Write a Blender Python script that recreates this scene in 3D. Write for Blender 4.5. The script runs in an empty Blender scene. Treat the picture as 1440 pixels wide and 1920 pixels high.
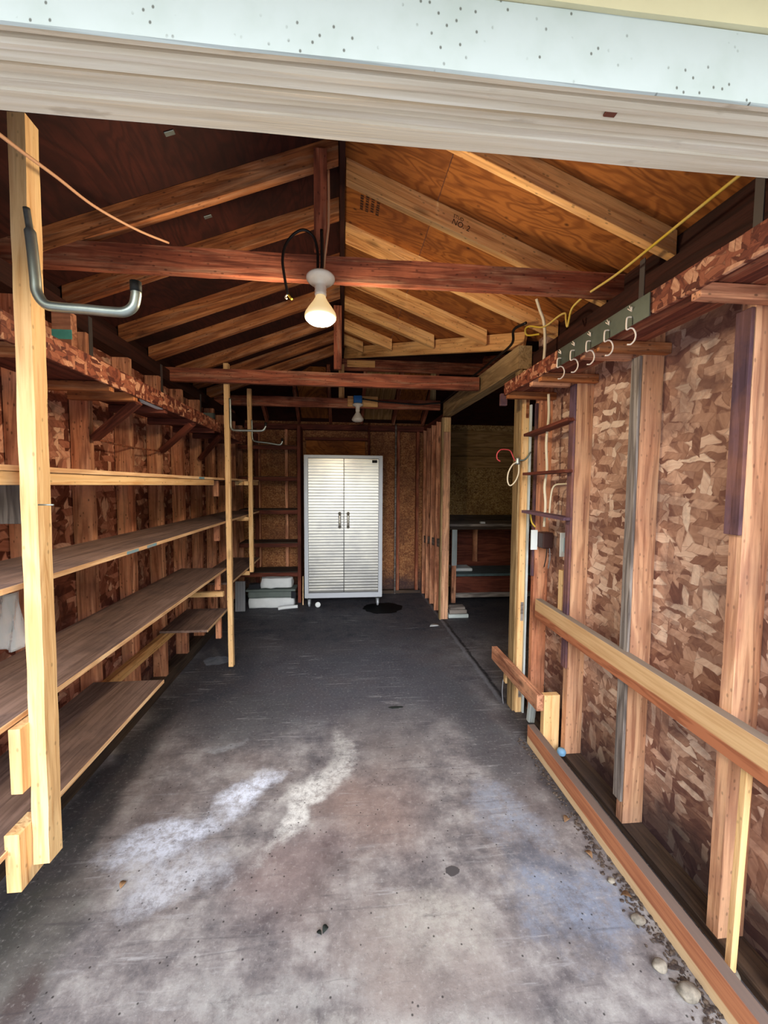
import bpy, bmesh, math, random
from mathutils import Vector, Matrix, noise as mnoise
random.seed(7)
sc = bpy.context.scene
COL = sc.collection
# ------------------------------------------------------------------ camera
CAMH = 1.45
cam_d = bpy.data.cameras.new('camera')
cam = bpy.data.objects.new('camera', cam_d)
COL.objects.link(cam)
cam_d.sensor_fit = 'HORIZONTAL'
cam_d.sensor_width = 36.0
cam_d.lens = 775.0 / 1440.0 * 36.0
cam_d.clip_start = 0.02
_d = Vector(((642 - 720) / 775.0, (960 - 910) / 775.0, 1.0)).normalized()   # world +Y seen by the camera
_x = Vector((0, 1, 0)).cross(_d).normalized()
_z = _d.cross(_x)
rows = [Vector((_x[i], _d[i], _z[i])) for i in range(3)]
rt, up, fw = rows
cam.matrix_world = Matrix(((rt.x, up.x, -fw.x, 0), (rt.y, up.y, -fw.y, 0), (rt.z, up.z, -fw.z, CAMH), (0, 0, 0, 1)))
sc.camera = cam
# ------------------------------------------------------------------ exposure
sc.view_settings.view_transform = 'Standard'
sc.view_settings.look = 'None'
sc.view_settings.gamma = 1.0
sc.view_settings.use_curve_mapping = False
sc.view_settings.exposure = 0.13
sc.cycles.max_bounces = 10
sc.cycles.diffuse_bounces = 7
sc.cycles.sample_clamp_indirect = 6.0
sc.cycles.use_denoising = True


def lin(h):
    h = h.lstrip('#')
    v = [int(h[i:i + 2], 16) / 255.0 for i in (0, 2, 4)]
    return tuple([c / 12.92 if c <= 0.04045 else ((c + 0.055) / 1.055) ** 2.4 for c in v]) + (1.0,)


# ------------------------------------------------------------------ world: bright street and sky behind the camera
w = bpy.data.worlds.new('world')
sc.world = w
w.use_nodes = True
nt = w.node_tree
nt.nodes.clear()
wo = nt.nodes.new('ShaderNodeOutputWorld')
bg = nt.nodes.new('ShaderNodeBackground')
tc = nt.nodes.new('ShaderNodeTexCoord')
sp = nt.nodes.new('ShaderNodeSeparateXYZ')
mr = nt.nodes.new('ShaderNodeMapRange')
mr.inputs[1].default_value = -1.0
mr.inputs[2].default_value = 1.0
rp = nt.nodes.new('ShaderNodeValToRGB')
el = rp.color_ramp.elements
el[0].position = 0.0
el[0].color = lin('#8a8f9c')
el[1].position = 1.0
el[1].color = lin('#c4d8f4')
for p_, c_ in ((0.485, '#9aa2b4'), (0.5, '#dcd494'), (0.56, '#efe4b0'), (0.62, '#eef3f8')):
    e_ = el.new(p_)
    e_.color = lin(c_)
nt.links.new(tc.outputs['Generated'], sp.inputs[0])
nt.links.new(sp.outputs['Z'], mr.inputs[0])
nt.links.new(mr.outputs[0], rp.inputs[0])
nt.links.new(rp.outputs[0], bg.inputs[0])
bg.inputs[1].default_value = 2.2
nt.links.new(bg.outputs[0], wo.inputs[0])
# soft low sun shining in through the garage door, as wide as a hazy sky
sl = bpy.data.lights.new('hazy_sun', 'SUN')
sl.energy = 4.9
sl.angle = math.radians(44)
sl.color = (0.96, 0.98, 1.0)
so = bpy.data.objects.new('hazy_sun', sl)
COL.objects.link(so)
so.location = (0, -4, 4)
so.rotation_euler = Vector((0.04, 1.0, -0.47)).to_track_quat('-Z', 'Y').to_euler()


# ------------------------------------------------------------------ node helpers
class NT:
    def __init__(s, name):
        s.m = bpy.data.materials.new(name)
        s.m.use_nodes = True
        s.t = s.m.node_tree
        s.t.nodes.clear()
        s.out = s.n('ShaderNodeOutputMaterial')
        s.b = s.n('ShaderNodeBsdfPrincipled')
        s.l(s.b.outputs[0], s.out.inputs[0])

    def n(s, k, **kw):
        nd = s.t.nodes.new(k)
        for a, v in kw.items():
            setattr(nd, a, v)
        return nd

    def l(s, a, b):
        s.t.links.new(a, b)

    def setin(s, nd, idx, v):
        if hasattr(v, 'is_output') or isinstance(v, bpy.types.NodeSocket):
            s.l(v, nd.inputs[idx])
        elif v is not None:
            nd.inputs[idx].default_value = v

    def math(s, op, a, b=None, c=None, clamp=False):
        nd = s.n('ShaderNodeMath', operation=op, use_clamp=clamp)
        s.setin(nd, 0, a)
        s.setin(nd, 1, b)
        s.setin(nd, 2, c)
        return nd.outputs[0]

    def vmath(s, op, a, b=None):
        nd = s.n('ShaderNodeVectorMath', operation=op)
        s.setin(nd, 0, a)
        s.setin(nd, 1, b)
        return nd.outputs[0]

    def mapping(s, v, loc=(0, 0, 0), rot=(0, 0, 0), scale=(1, 1, 1), kind='POINT'):
        nd = s.n('ShaderNodeMapping', vector_type=kind)
        s.l(v, nd.inputs[0])
        nd.inputs[1].default_value = loc
        nd.inputs[2].default_value = rot
        nd.inputs[3].default_value = scale
        return nd.outputs[0]

    def noise(s, v, scale=1.0, detail=4.0, rough=0.55, dist=0.0):
        nd = s.n('ShaderNodeTexNoise')
        s.l(v, nd.inputs['Vector'])
        nd.inputs['Scale'].default_value = scale
        nd.inputs['Detail'].default_value = detail
        nd.inputs['Roughness'].default_value = rough
        nd.inputs['Distortion'].default_value = dist
        return nd.outputs[0]

    def ramp(s, f, stops):
        nd = s.n('ShaderNodeValToRGB')
        e = nd.color_ramp.elements
        while len(e) < len(stops):
            e.new(0.5)
        for i, (p, c) in enumerate(stops):
            e[i].position = p
            e[i].color = lin(c) if isinstance(c, str) else (c, c, c, 1)
        s.l(f, nd.inputs[0])
        return nd.outputs[0]

    def mr(s, f, a, b, c=0.0, d=1.0, smooth=False):
        nd = s.n('ShaderNodeMapRange')
        nd.clamp = True
        if smooth:
            nd.interpolation_type = 'SMOOTHSTEP'
        s.l(f, nd.inputs[0])
        for i, v in enumerate((a, b, c, d)):
            nd.inputs[i + 1].default_value = v
        return nd.outputs[0]

    def mix(s, f, a, b, mode='MIX'):
        nd = s.n('ShaderNodeMix', data_type='RGBA', blend_type=mode)
        s.setin(nd, 0, f)
        for i, v in ((6, a), (7, b)):
            if isinstance(v, str):
                nd.inputs[i].default_value = lin(v)
            else:
                s.l(v, nd.inputs[i])
        return nd.outputs[2]

    def bump(s, h, strength=0.3, dist=0.01):
        nd = s.n('ShaderNodeBump')
        nd.inputs['Strength'].default_value = strength
        nd.inputs['Distance'].default_value = dist
        s.l(h, nd.inputs['Height'])
        s.l(nd.outputs[0], s.b.inputs['Normal'])

    def fin(s, col, rough=0.75, metal=0.0, spec=0.3):
        if isinstance(col, str):
            s.b.inputs['Base Color'].default_value = lin(col)
        else:
            s.l(col, s.b.inputs['Base Color'])
        s.setin(s.b, s.b.inputs.find('Roughness'), rough)
        s.b.inputs['Metallic'].default_value = metal
        s.b.inputs['Specular IOR Level'].default_value = spec
        return s.m


def objvec(N):
    """object coordinates shifted by a random amount per object"""
    t = N.n('ShaderNodeTexCoord')
    oi = N.n('ShaderNodeObjectInfo')
    r = N.math('MULTIPLY', oi.outputs['Random'], 61.7)
    cmb = N.n('ShaderNodeCombineXYZ')
    N.l(r, cmb.inputs[0])
    N.l(r, cmb.inputs[1])
    N.l(r, cmb.inputs[2])
    return N.vmath('ADD', t.outputs['Object'], cmb.outputs[0]), oi.outputs['Random'], t.outputs['Object']


def wood(name, light, mid, dark, knots=0.5, rough=0.78, dirt=None, dirt_amt=0.3, vary=0.16, ring=0.45):
    """sawn lumber, the grain runs along local X"""
    N = NT(name)
    v, rnd, raw = objvec(N)
    fine = N.noise(N.mapping(v, scale=(3.0, 70, 70)), 1.0, 5, 0.6)
    broad = N.noise(N.mapping(v, scale=(0.9, 9, 9)), 1.0, 3, 0.5, 0.3)
    rings = N.math('SINE', N.math('MULTIPLY', broad, 46.0))
    rings = N.mr(rings, -0.2, 1.0, 0.0, 1.0)
    c = N.ramp(broad, [(0.3, mid), (0.5, light), (0.72, mid)])
    c = N.mix(N.math('MULTIPLY', rings, ring), c, dark)
    c = N.mix(N.mr(fine, 0.50, 0.70, 0.0, 0.7), c, dark)
    med = N.noise(N.mapping(v, scale=(2.2, 26, 26)), 1.0, 6, 0.7)
    c = N.mix(N.mr(med, 0.50, 0.36, 0.0, 0.22), c, '#f0c8a0', 'MIX') if knots > 0.31 else c
    c = N.mix(N.mr(med, 0.55, 0.70, 0.0, 0.5), c, dark)
    kv = N.n('ShaderNodeTexVoronoi')
    N.l(N.mapping(v, scale=(3.2, 9, 9)), kv.inputs['Vector'])
    kv.inputs['Scale'].default_value = 1.0
    kn = N.mr(kv.outputs['Distance'], 0.06, 0.17, 1.0, 0.0)
    kn = N.math('MULTIPLY', kn, knots)
    c = N.mix(kn, c, '#3b1d12')
    sv = N.n('ShaderNodeTexVoronoi')
    N.l(N.mapping(v, scale=(24, 44, 44)), sv.inputs['Vector'])
    sv.inputs['Scale'].default_value = 1.0
    sp_ = N.math('MULTIPLY', N.mr(sv.outputs['Distance'], 0.10, 0.19, 1.0, 0.0), min(1.0, knots * 0.9))
    c = N.mix(sp_, c, '#2c1510')
    if dirt:
        dn = N.noise(v, 2.6, 5, 0.65)
        c = N.mix(N.mr(dn, 0.45, 0.7, 0.0, dirt_amt), c, dirt)
    hs = N.n('ShaderNodeHueSaturation')
    N.l(c, hs.inputs['Color'])
    N.l(N.math('ADD', N.math('MULTIPLY', rnd, vary * 2), 1.0 - vary), hs.inputs['Value'])
    N.bump(N.math('ADD', fine, N.math('ADD', med, N.math('MULTIPLY', rings, 0.5))), 0.5, 0.004)
    return N.fin(hs.outputs[0], rough)


def plywood(name, light, mid, dark, dirt, dirt_amt):
    N = NT(name)
    v, rnd, raw = objvec(N)
    big = N.noise(N.mapping(v, scale=(0.9, 2.6, 2.6)), 1.0, 3, 0.55, 0.8)
    rings = N.math('SINE', N.math('MULTIPLY', big, 120.0))
    rings = N.mr(rings, -0.3, 1.0, 0.0, 1.0)
    fine = N.noise(N.mapping(v, scale=(6, 90, 90)), 1.0, 4, 0.6)
    c = N.mix(N.math('MULTIPLY', rings, 0.75), light, mid)
    c = N.mix(N.mr(fine, 0.5, 0.72, 0, 0.6), c, dark)
    dn = N.noise(v, 1.7, 6, 0.68)
    c = N.mix(N.mr(dn, 0.44, 0.66, 0, dirt_amt), c, dirt)
    s1 = N.n('ShaderNodeTexVoronoi')
    N.l(N.mapping(v, scale=(9, 12, 12)), s1.inputs['Vector'])
    s1.inputs['Scale'].default_value = 1
    c = N.mix(N.mr(s1.outputs['Distance'], 0.04, 0.12, 0.8, 0), c, '#2c120a')
    hs = N.n('ShaderNodeHueSaturation')
    N.l(c, hs.inputs['Color'])
    N.l(N.math('ADD', N.math('MULTIPLY', rnd, 0.24), 0.88), hs.inputs['Value'])
    N.bump(rings, 0.12, 0.003)
    return N.fin(hs.outputs[0], 0.8)


def osb(name, plane, cols, scale=1.0, stain=0.4, stain_col='#4a3036', base_stain=False, seed=0.0, spec=0.3):
    """pressed flakes: layers of small rotated rectangles"""
    N = NT(name)
    t = N.n('ShaderNodeTexCoord')
    s_ = N.n('ShaderNodeSeparateXYZ')
    N.l(t.outputs['Object'], s_.inputs[0])
    cb = N.n('ShaderNodeCombineXYZ')
    a, b = {'yz': (1, 2), 'xz': (0, 2), 'xy': (0, 1)}[plane]
    N.l(s_.outputs[a], cb.inputs[0])
    N.l(s_.outputs[b], cb.inputs[1])
    cb.inputs[2].default_value = seed
    P = cb.outputs[0]
    P = N.vmath('ADD', P, N.vmath('MULTIPLY', N.n('ShaderNodeTexNoise').outputs[1], (0.0, 0.0, 0.0)))
    dn = N.n('ShaderNodeTexNoise')
    N.l(cb.outputs[0], dn.inputs['Vector'])
    dn.inputs['Scale'].default_value = 22 * scale
    dn.inputs['Detail'].default_value = 3
    P = N.vmath('ADD', cb.outputs[0], N.vmath('MULTIPLY', dn.outputs[1], (0.016 / scale, 0.016 / scale, 0)))
    col = None
    hgt = None
    stops = [(i / (len(cols) - 1.0), c) for i, c in enumerate(cols)]
    for k, (rot, sx, sy) in enumerate(((0.3, 11, 19), (1.5, 17, 9), (2.5, 12, 24), (0.9, 19, 10), (2.0, 9, 30), (1.25, 34, 10), (2.85, 11, 36))):
        v = N.mapping(P, loc=(k * 3.1 + seed, k * 1.7, 0), rot=(0, 0, rot), scale=(sx * scale, sy * scale, 1))
        vo = N.n('ShaderNodeTexVoronoi', voronoi_dimensions='2D', distance='CHEBYCHEV')
        N.l(v, vo.inputs['Vector'])
        vo.inputs['Scale'].default_value = 1.0
        sep = N.n('ShaderNodeSeparateColor')
        N.l(vo.outputs['Color'], sep.inputs[0])
        grain = N.noise(N.mapping(v, scale=(8, 1.2, 1)), 1.0, 2)
        tone = N.math('ADD', sep.outputs[0], N.math('MULTIPLY', N.math('SUBTRACT', grain, 0.5), 0.5), clamp=True)
        cc = N.ramp(tone, stops)
        edge = N.mr(vo.outputs['Distance'], 0.30, 0.36, 0.0, 1.0)
        cc = N.mix(N.math('MULTIPLY', edge, 0.55), cc, cols[0])
        if col is None:
            col = cc
            hgt = sep.outputs[1]
        else:
            m = N.math('MULTIPLY', N.math('LESS_THAN', vo.outputs['Distance'], 0.36), N.math('GREATER_THAN', sep.outputs[2], 0.35))
            col = N.mix(m, col, cc)
            mm = N.n('ShaderNodeMix')
            N.l(m, mm.inputs[0])
            N.l(hgt, mm.inputs[2])
            N.l(sep.outputs[1], mm.inputs[3])
            hgt = mm.outputs[0]
    st = N.noise(cb.outputs[0], 2.3, 6, 0.7)
    col = N.mix(N.mr(st, 0.47, 0.62, 0.0, stain, True), col, stain_col)
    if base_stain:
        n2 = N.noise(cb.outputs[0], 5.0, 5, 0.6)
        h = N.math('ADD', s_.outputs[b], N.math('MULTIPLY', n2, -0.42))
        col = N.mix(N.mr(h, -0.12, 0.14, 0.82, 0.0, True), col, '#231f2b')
    N.bump(hgt, 0.25, 0.003)
    return N.fin(col, 0.7, spec=spec)


def plain(name, col, rough=0.5, metal=0.0, var=0.0, col2=None, scale=8.0, spec=0.4, bump=0.0):
    N = NT(name)
    if var > 0:
        v, r, raw = objvec(N)
        n_ = N.noise(v, scale, 5, 0.6)
        c = N.mix(N.mr(n_, 0.4, 0.68, 0.0, var), col, col2 or '#000000')
        if bump:
            N.bump(n_, bump, 0.004)
        return N.fin(c, rough, metal, spec)
    return N.fin(col, rough, metal, spec)


M = {}
M['stud_left'] = wood('reddish_stud_wood', '#eaa882', '#cc8260', '#7a3c2a', 0.7, dirt='#5a332b', dirt_amt=0.6)
M['stud_right'] = wood('pinkish_stud_wood', '#e8b690', '#d49a78', '#8d5640', 0.45, dirt='#8a6a66', dirt_amt=0.35)
M['stud_purple'] = wood('purple_stained_wood', '#6d5464', '#5a3d48', '#38242c', 0.3, dirt='#a5705c', dirt_amt=0.7)
M['post'] = wood('pale_yellow_lumber', '#f5cf98', '#ecbd84', '#c48a52', 0.4, ring=0.25, vary=0.04)
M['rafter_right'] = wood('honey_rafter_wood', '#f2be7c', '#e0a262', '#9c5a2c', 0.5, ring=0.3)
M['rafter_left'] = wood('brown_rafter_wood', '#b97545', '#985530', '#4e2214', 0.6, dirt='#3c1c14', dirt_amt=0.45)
M['beam_red'] = wood('dark_red_beam_wood', '#ad6347', '#8d4a34', '#4a211a', 0.6, dirt='#31130f', dirt_amt=0.6)
M['plate'] = wood('shaded_plate_wood', '#3c1e17', '#2e1611', '#1a0b09', 0.3)  # wood tone darkened to hold the shade under the eaves
M['beam_pale'] = wood('weathered_pale_beam_wood', '#b79a70', '#a08258', '#6d5436', 0.3)
M['shelf_top'] = wood('dusty_plywood', '#94796d', '#846a5e', '#574239', 0.25, dirt='#4c4040', dirt_amt=0.75, ring=0.3)
M['ply_edge'] = wood('pale_plywood_edge', '#f4cfa2', '#e6b88a', '#b07c50', 0.1, ring=0.4)
M['dark_shelf'] = wood('dark_red_shelf_wood', '#7d4232', '#653024', '#391611', 0.3, dirt='#2b1513', dirt_amt=0.5)
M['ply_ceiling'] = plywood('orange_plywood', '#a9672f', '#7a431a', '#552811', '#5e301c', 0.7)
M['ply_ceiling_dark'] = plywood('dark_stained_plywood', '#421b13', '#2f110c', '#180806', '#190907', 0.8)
M['siding'] = wood('tan_siding_wood', '#ad8658', '#94703f', '#644823', 0.2, ring=0.5, vary=0.03)
M['grey_wood'] = wood('weathered_grey_wood', '#a79d97', '#857b77', '#4d4443', 0.2, ring=0.6)
M['sill'] = wood('dark_sill_wood', '#5b4a3d', '#47382f', '#2a211d', 0.2, dirt='#2a2a34', dirt_amt=0.6)
M['white_wood'] = wood('white_painted_wood', '#d5dfe0', '#c8d2d4', '#9fa9ab', 0.0, ring=0.2)
M['osb_right'] = osb('flake_board_right', 'yz', ['#7a544a', '#a07866', '#bd9682', '#d6b29e', '#ecd4c2'], 0.66, 0.55, '#54383a', True, 0.0)
M['osb_left'] = osb('flake_board_left', 'yz', ['#5e2f22', '#8a4e3a', '#b0705a', '#cf9076', '#efc0a2'], 0.6, 0.6, '#3c211c', True, 4.0)
M['osb_back'] = osb('flake_board_back', 'xz', ['#6b3d24', '#8a5432', '#a06840', '#b07a4e', '#c08c5e'], 2.6, 0.45, '#5a3222', True, 9.0)
M['osb_side'] = osb('flake_board_side', 'xz', ['#6a4a2c', '#8d693e', '#a8824f', '#b89460', '#c9a874'], 2.6, 0.4, '#5a3a26', False, 2.0)
M['osb_fascia'] = osb('flake_board_fascia', 'xz', ['#4a211a', '#6a3527', '#8a4c37', '#9c5f46', '#d09c7c'], 1.3, 0.3, '#3c1c18', False, 6.0)
M['galv'] = plain('galvanized_steel', '#a9b2ae', 0.38, 0.85, 0.5, '#7b8886', 14)
M['galv_dark'] = plain('aged_galvanized_steel', '#6f7a74', 0.45, 0.8, 0.4, '#515c56', 18)
M['strap'] = plain('dull_zinc_strap', '#6c6a6a', 0.5, 0.6)
M['hook_cream'] = plain('cream_coated_wire', '#f0dfd0', 0.45)
M['rubber'] = plain('black_rubber', '#0c0b0b', 0.7)
M['black_cable'] = plain('black_cable_jacket', '#171313', 0.5)
M['white_cable'] = plain('ivory_cable_jacket', '#e6d9be', 0.5)
M['tan_cable'] = plain('tan_cord_jacket', '#c99a78', 0.6)
M['yellow_cable'] = plain('yellow_cable_jacket', '#d8b840', 0.5, 0, 0.6, '#e2d2a8', 6)
M['red_wire'] = plain('red_coated_wire', '#c9484c', 0.45)
M['porcelain'] = plain('glazed_porcelain', '#ece4d6', 0.25, 0, 0.3, '#cfc2ae', 20)
M['white_plastic'] = plain('white_plastic', '#e9f0f2', 0.45)
M['brown_box'] = plain('brown_bakelite', '#3d2523', 0.5)
M['blue_plastic'] = plain('blue_plastic', '#1767b0', 0.4)
M['teal_paint'] = plain('teal_paint', '#66c8bc', 0.7, 0, 0.4, '#4ea294', 30)
M['blue_paint'] = plain('faded_blue_paint', '#6ba0b4', 0.8, 0, 0.6, '#b89070', 30)
M['ink'] = plain('black_stamp_ink', '#3a2014', 0.9)
M['paper'] = plain('white_crumpled_paper', '#dfe4e8', 0.7, 0, 0.3, '#b9c0c6', 12, bump=0.3)
M['tote'] = plain('grey_green_plastic', '#65706e', 0.5, 0, 0.4, '#49524f', 10)
M['dark_cloth'] = plain('dark_cloth', '#22242b', 0.9)
M['grey_metal'] = plain('grey_sheet_metal', '#8d8e95', 0.5, 0.4)
M['oil'] = plain('spilled_oil', '#06070a', 0.75, 0, spec=0.15)
M['leaf'] = plain('dry_leaf', '#8a6a4c', 0.8, 0, 0.6, '#4c3323', 30)
M['leaf_dark'] = plain('rotten_leaf', '#1e2422', 0.8)
M['stone'] = plain('pale_stone', '#948c80', 0.85, 0, 0.8, '#55514c', 40)
M['litter'] = plain('leaf_litter_debris', '#3a3130', 0.9, 0, 0.8, '#75665a', 60)
M['trim_white'] = plain('white_fascia_paint', '#e6ebe8', 0.55, 0, 0.25, '#c9d6c8', 5, bump=0.1)
M['handle'] = plain('satin_metal_handle', '#d8d4c8', 0.35, 0.8)
M['cab_frame'] = plain('light_grey_powder_coat', '#b9bec8', 0.4, 0.25)


def steel():
    N = NT('brushed_stainless_steel')
    v, r, raw = objvec(N)
    f = N.noise(N.mapping(v, scale=(6, 6, 120)), 1, 3)
    c = N.ramp(f, [(0.3, '#9a9a9b'), (0.7, '#aba9a4')])
    sm = N.noise(v, 3.0, 4)
    c = N.mix(N.mr(sm, 0.5, 0.68, 0, 0.35), c, '#74767c')
    return N.fin(c, 0.30, 1.0)


M['steel'] = steel()


def bulbglow():
    N = NT('glowing_frosted_bulb_face')
    N.fin('#fff4d8', 0.4)
    N.b.inputs['Emission Color'].default_value = lin('#fff0c8')
    N.b.inputs['Emission Strength'].default_value = 22.0
    return N.m


M['glow'] = bulbglow()
M['lit_glass'] = plain('lit_bulb_glass', '#f4e6c8', 0.3)
_b = [n for n in M['lit_glass'].node_tree.nodes if n.type == 'BSDF_PRINCIPLED'][0]
_b.inputs['Emission Color'].default_value = lin('#ffd890')
_b.inputs['Emission Strength'].default_value = 0.55


def clearplastic():
    N = NT('clear_plastic_sheet')
    N.fin('#eef2f2', 0.15)
    N.b.inputs['Transmission Weight'].default_value = 0.0
    N.b.inputs['Alpha'].default_value = 0.30
    N.b.inputs['Specular IOR Level'].default_value = 0.9
    v, r, raw = objvec(N)
    N.bump(N.noise(N.mapping(v, scale=(30, 30, 4)), 1, 3), 0.9, 0.01)
    return N.m


M['clear'] = clearplastic()


def beige_paint():
    N = NT('weathered_beige_paint')
    v, r, raw = objvec(N)
    g = N.noise(N.mapping(v, scale=(1.6, 60, 60)), 1, 5, 0.6)
    b2 = N.noise(N.mapping(v, scale=(4, 14, 14)), 1, 5, 0.6)
    c = N.ramp(g, [(0.35, '#cdbfa9'), (0.55, '#e2d8c6'), (0.7, '#eee7da')])
    c = N.mix(N.mr(b2, 0.6, 0.66, 0, 0.45), c, '#a2937f')
    N.bump(g, 0.6, 0.004)
    return N.fin(c, 0.7)


M['beige'] = beige_paint()


def white_fascia():
    N = NT('bright_white_fascia_paint')
    v, r, raw = objvec(N)
    sx_ = N.n('ShaderNodeSeparateXYZ')
    N.l(raw, sx_.inputs[0])
    cx_ = N.n('ShaderNodeCombineXYZ')
    N.l(sx_.outputs[0], cx_.inputs[0])
    N.l(sx_.outputs[2], cx_.inputs[1])
    sv = N.n('ShaderNodeTexVoronoi', voronoi_dimensions='2D')
    N.l(N.mapping(cx_.outputs[0], scale=(40, 30, 1)), sv.inputs['Vector'])
    sv.inputs['Scale'].default_value = 1
    n_ = N.noise(raw, 9, 4)
    s_ = N.math('MULTIPLY', N.mr(sv.outputs['Distance'], 0.05, 0.10, 1, 0), N.mr(n_, 0.50, 0.56, 0, 0.85))
    c = N.mix(N.mr(n_, 0.45, 0.7, 0, 0.35), '#b7c1c2', '#9eaba4')
    c = N.mix(s_, c, '#4b4a44')
    return N.fin(c, 0.55)


M['fascia'] = white_fascia()


def concrete():
    N = NT('stained_concrete_floor')
    t = N.n('ShaderNodeTexCoord')
    P = t.outputs['Object']
    wn = N.n('ShaderNodeTexNoise')
    N.l(P, wn.inputs['Vector'])
    wn.inputs['Scale'].default_value = 2.6
    wn.inputs['Detail'].default_value = 5
    W = N.vmath('ADD', P, N.vmath('MULTIPLY', N.vmath('SUBTRACT', wn.outputs[1], (0.5, 0.5, 0.5)), (0.42, 0.42, 0)))
    mott = N.noise(P, 5.5, 8, 0.72)
    fine = N.noise(P, 60, 6, 0.75)
    broad = N.noise(P, 1.3, 5, 0.6)
    c = N.ramp(mott, [(0.30, '#4e4a4f'), (0.42, '#6b6669'), (0.52, '#857f80'), (0.66, '#aaa6a5')])
    c = N.mix(N.mr(broad, 0.45, 0.62, 0, 0.35), c, '#87766f')

    rag = N.noise(P, 9, 8, 0.8)
    rag2 = N.noise(P, 28, 6, 0.8)

    def blob(x, y, rx, ry, ang, col, amt, hard=0.45, use=None, ragged=False):
        nonlocal c
        v = N.mapping(use or W, loc=(x, y, 0), rot=(0, 0, ang), scale=(rx, ry, 1), kind='TEXTURE')
        ln = N.n('ShaderNodeVectorMath', operation='LENGTH')
        sx = N.vmath('MULTIPLY', v, (1, 1, 0))
        N.l(sx, ln.inputs[0])
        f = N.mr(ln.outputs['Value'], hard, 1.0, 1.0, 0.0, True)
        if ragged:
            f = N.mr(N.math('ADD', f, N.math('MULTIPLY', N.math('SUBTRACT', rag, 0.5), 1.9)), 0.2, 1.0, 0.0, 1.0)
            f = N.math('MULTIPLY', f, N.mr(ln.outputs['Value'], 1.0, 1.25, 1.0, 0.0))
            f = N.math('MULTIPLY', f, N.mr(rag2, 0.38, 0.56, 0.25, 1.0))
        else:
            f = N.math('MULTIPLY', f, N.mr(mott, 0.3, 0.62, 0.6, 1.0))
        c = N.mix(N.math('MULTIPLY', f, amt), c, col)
    # old grime at the back and along both walls, back also darkened for shade
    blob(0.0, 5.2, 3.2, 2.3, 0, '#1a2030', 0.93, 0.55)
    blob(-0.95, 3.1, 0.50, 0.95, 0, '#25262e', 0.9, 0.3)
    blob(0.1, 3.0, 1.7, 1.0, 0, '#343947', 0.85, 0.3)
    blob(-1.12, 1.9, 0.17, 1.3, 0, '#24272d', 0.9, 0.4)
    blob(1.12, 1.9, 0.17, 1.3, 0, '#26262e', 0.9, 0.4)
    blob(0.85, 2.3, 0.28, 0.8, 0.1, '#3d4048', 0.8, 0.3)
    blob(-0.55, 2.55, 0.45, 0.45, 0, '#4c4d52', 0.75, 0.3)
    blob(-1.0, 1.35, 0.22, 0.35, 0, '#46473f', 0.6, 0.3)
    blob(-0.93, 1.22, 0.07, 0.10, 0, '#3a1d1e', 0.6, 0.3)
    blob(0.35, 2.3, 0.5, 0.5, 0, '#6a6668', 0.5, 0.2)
    # reddish zones
    blob(0.12, 1.75, 0.36, 0.4, 0, '#93786e', 0.6, 0.2)
    blob(-0.2, 1.5, 0.3, 0.25, 0, '#866e6c', 0.5, 0.2)
    blob(0.3, 1.2, 0.4, 0.25, 0, '#a39791', 0.6, 0.2)
    # pale scoured streaks
    blob(-0.45, 1.95, 0.30, 0.15, 0.45, '#dfe5f6', 1.0, 0.2, ragged=True)
    blob(-0.74, 1.70, 0.36, 0.15, 0.4, '#cdd2e2', 1.0, 0.2, ragged=True)
    blob(-0.62, 1.53, 0.30, 0.18, 0.2, '#bdbfc9', 0.95, 0.2, ragged=True)
    blob(-0.15, 1.86, 0.13, 0.46, -0.5, '#dddcda', 1.0, 0.3, ragged=True)
    blob(-0.05, 2.2, 0.1, 0.28, -0.3, '#b4b2b0', 0.8, 0.2, ragged=True)
    blob(-0.66, 2.28, 0.2, 0.06, 0.1, '#9c9ea2', 0.7, 0.2, ragged=True)
    blob(0.72, 1.75, 0.2, 0.32, 0.3, '#8f96a6', 0.85, 0.2, ragged=True)
    blob(0.80, 1.32, 0.24, 0.3, 0.3, '#8791a6', 0.85, 0.3, ragged=True)
    blob(0.35, 1.28, 0.35, 0.14, 0.1, '#b5b1ab', 0.75, 0.2, ragged=True)
    blob(-0.2, 1.15, 0.5, 0.12, 0.0, '#a7a5a4', 0.7, 0.2, ragged=True)
    blob(0.05, 0.98, 1.2, 0.14, 0.0, '#b3b0ac', 0.6, 0.2, ragged=True)
    blob(0.72, 1.48, 0.12, 0.10, 0, '#5b5a62', 0.8, 0.3, ragged=True)
    # joint between the two slabs at the side doorway
    fs = N.n('ShaderNodeSeparateXYZ')
    N.l(P, fs.inputs[0])
    jx = N.math('ADD', fs.outputs[0], N.math('MULTIPLY', N.math('SUBTRACT', mott, 0.5), 0.05))
    jd = N.math('ABSOLUTE', N.math('SUBTRACT', jx, 1.10))
    jm = N.math('MULTIPLY', N.mr(jd, 0.006, 0.018, 1.0, 0.0), N.mr(fs.outputs[1], 2.5, 2.7, 0.0, 1.0))
    c = N.mix(N.math('MULTIPLY', jm, 0.8), c, '#0f1015')
    jn = N.math('MULTIPLY', N.mr(N.math('ABSOLUTE', N.math('SUBTRACT', jx, 1.065)), 0.008, 0.02, 1.0, 0.0), N.mr(fs.outputs[1], 2.5, 2.7, 0.0, 1.0))
    c = N.mix(N.math('MULTIPLY', jn, 0.35), c, '#8d909a')
    # drag marks
    dm = N.noise(N.mapping(P, rot=(0, 0, 0.5), scale=(3, 38, 1)), 1.0, 5, 0.7, 0.4)
    dm2 = N.noise(N.mapping(P, rot=(0, 0, -0.9), scale=(2.5, 30, 1), loc=(5, 3, 0)), 1.0, 5, 0.7, 0.6)
    gate = N.mr(N.noise(P, 2.1, 4), 0.48, 0.6)
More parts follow.
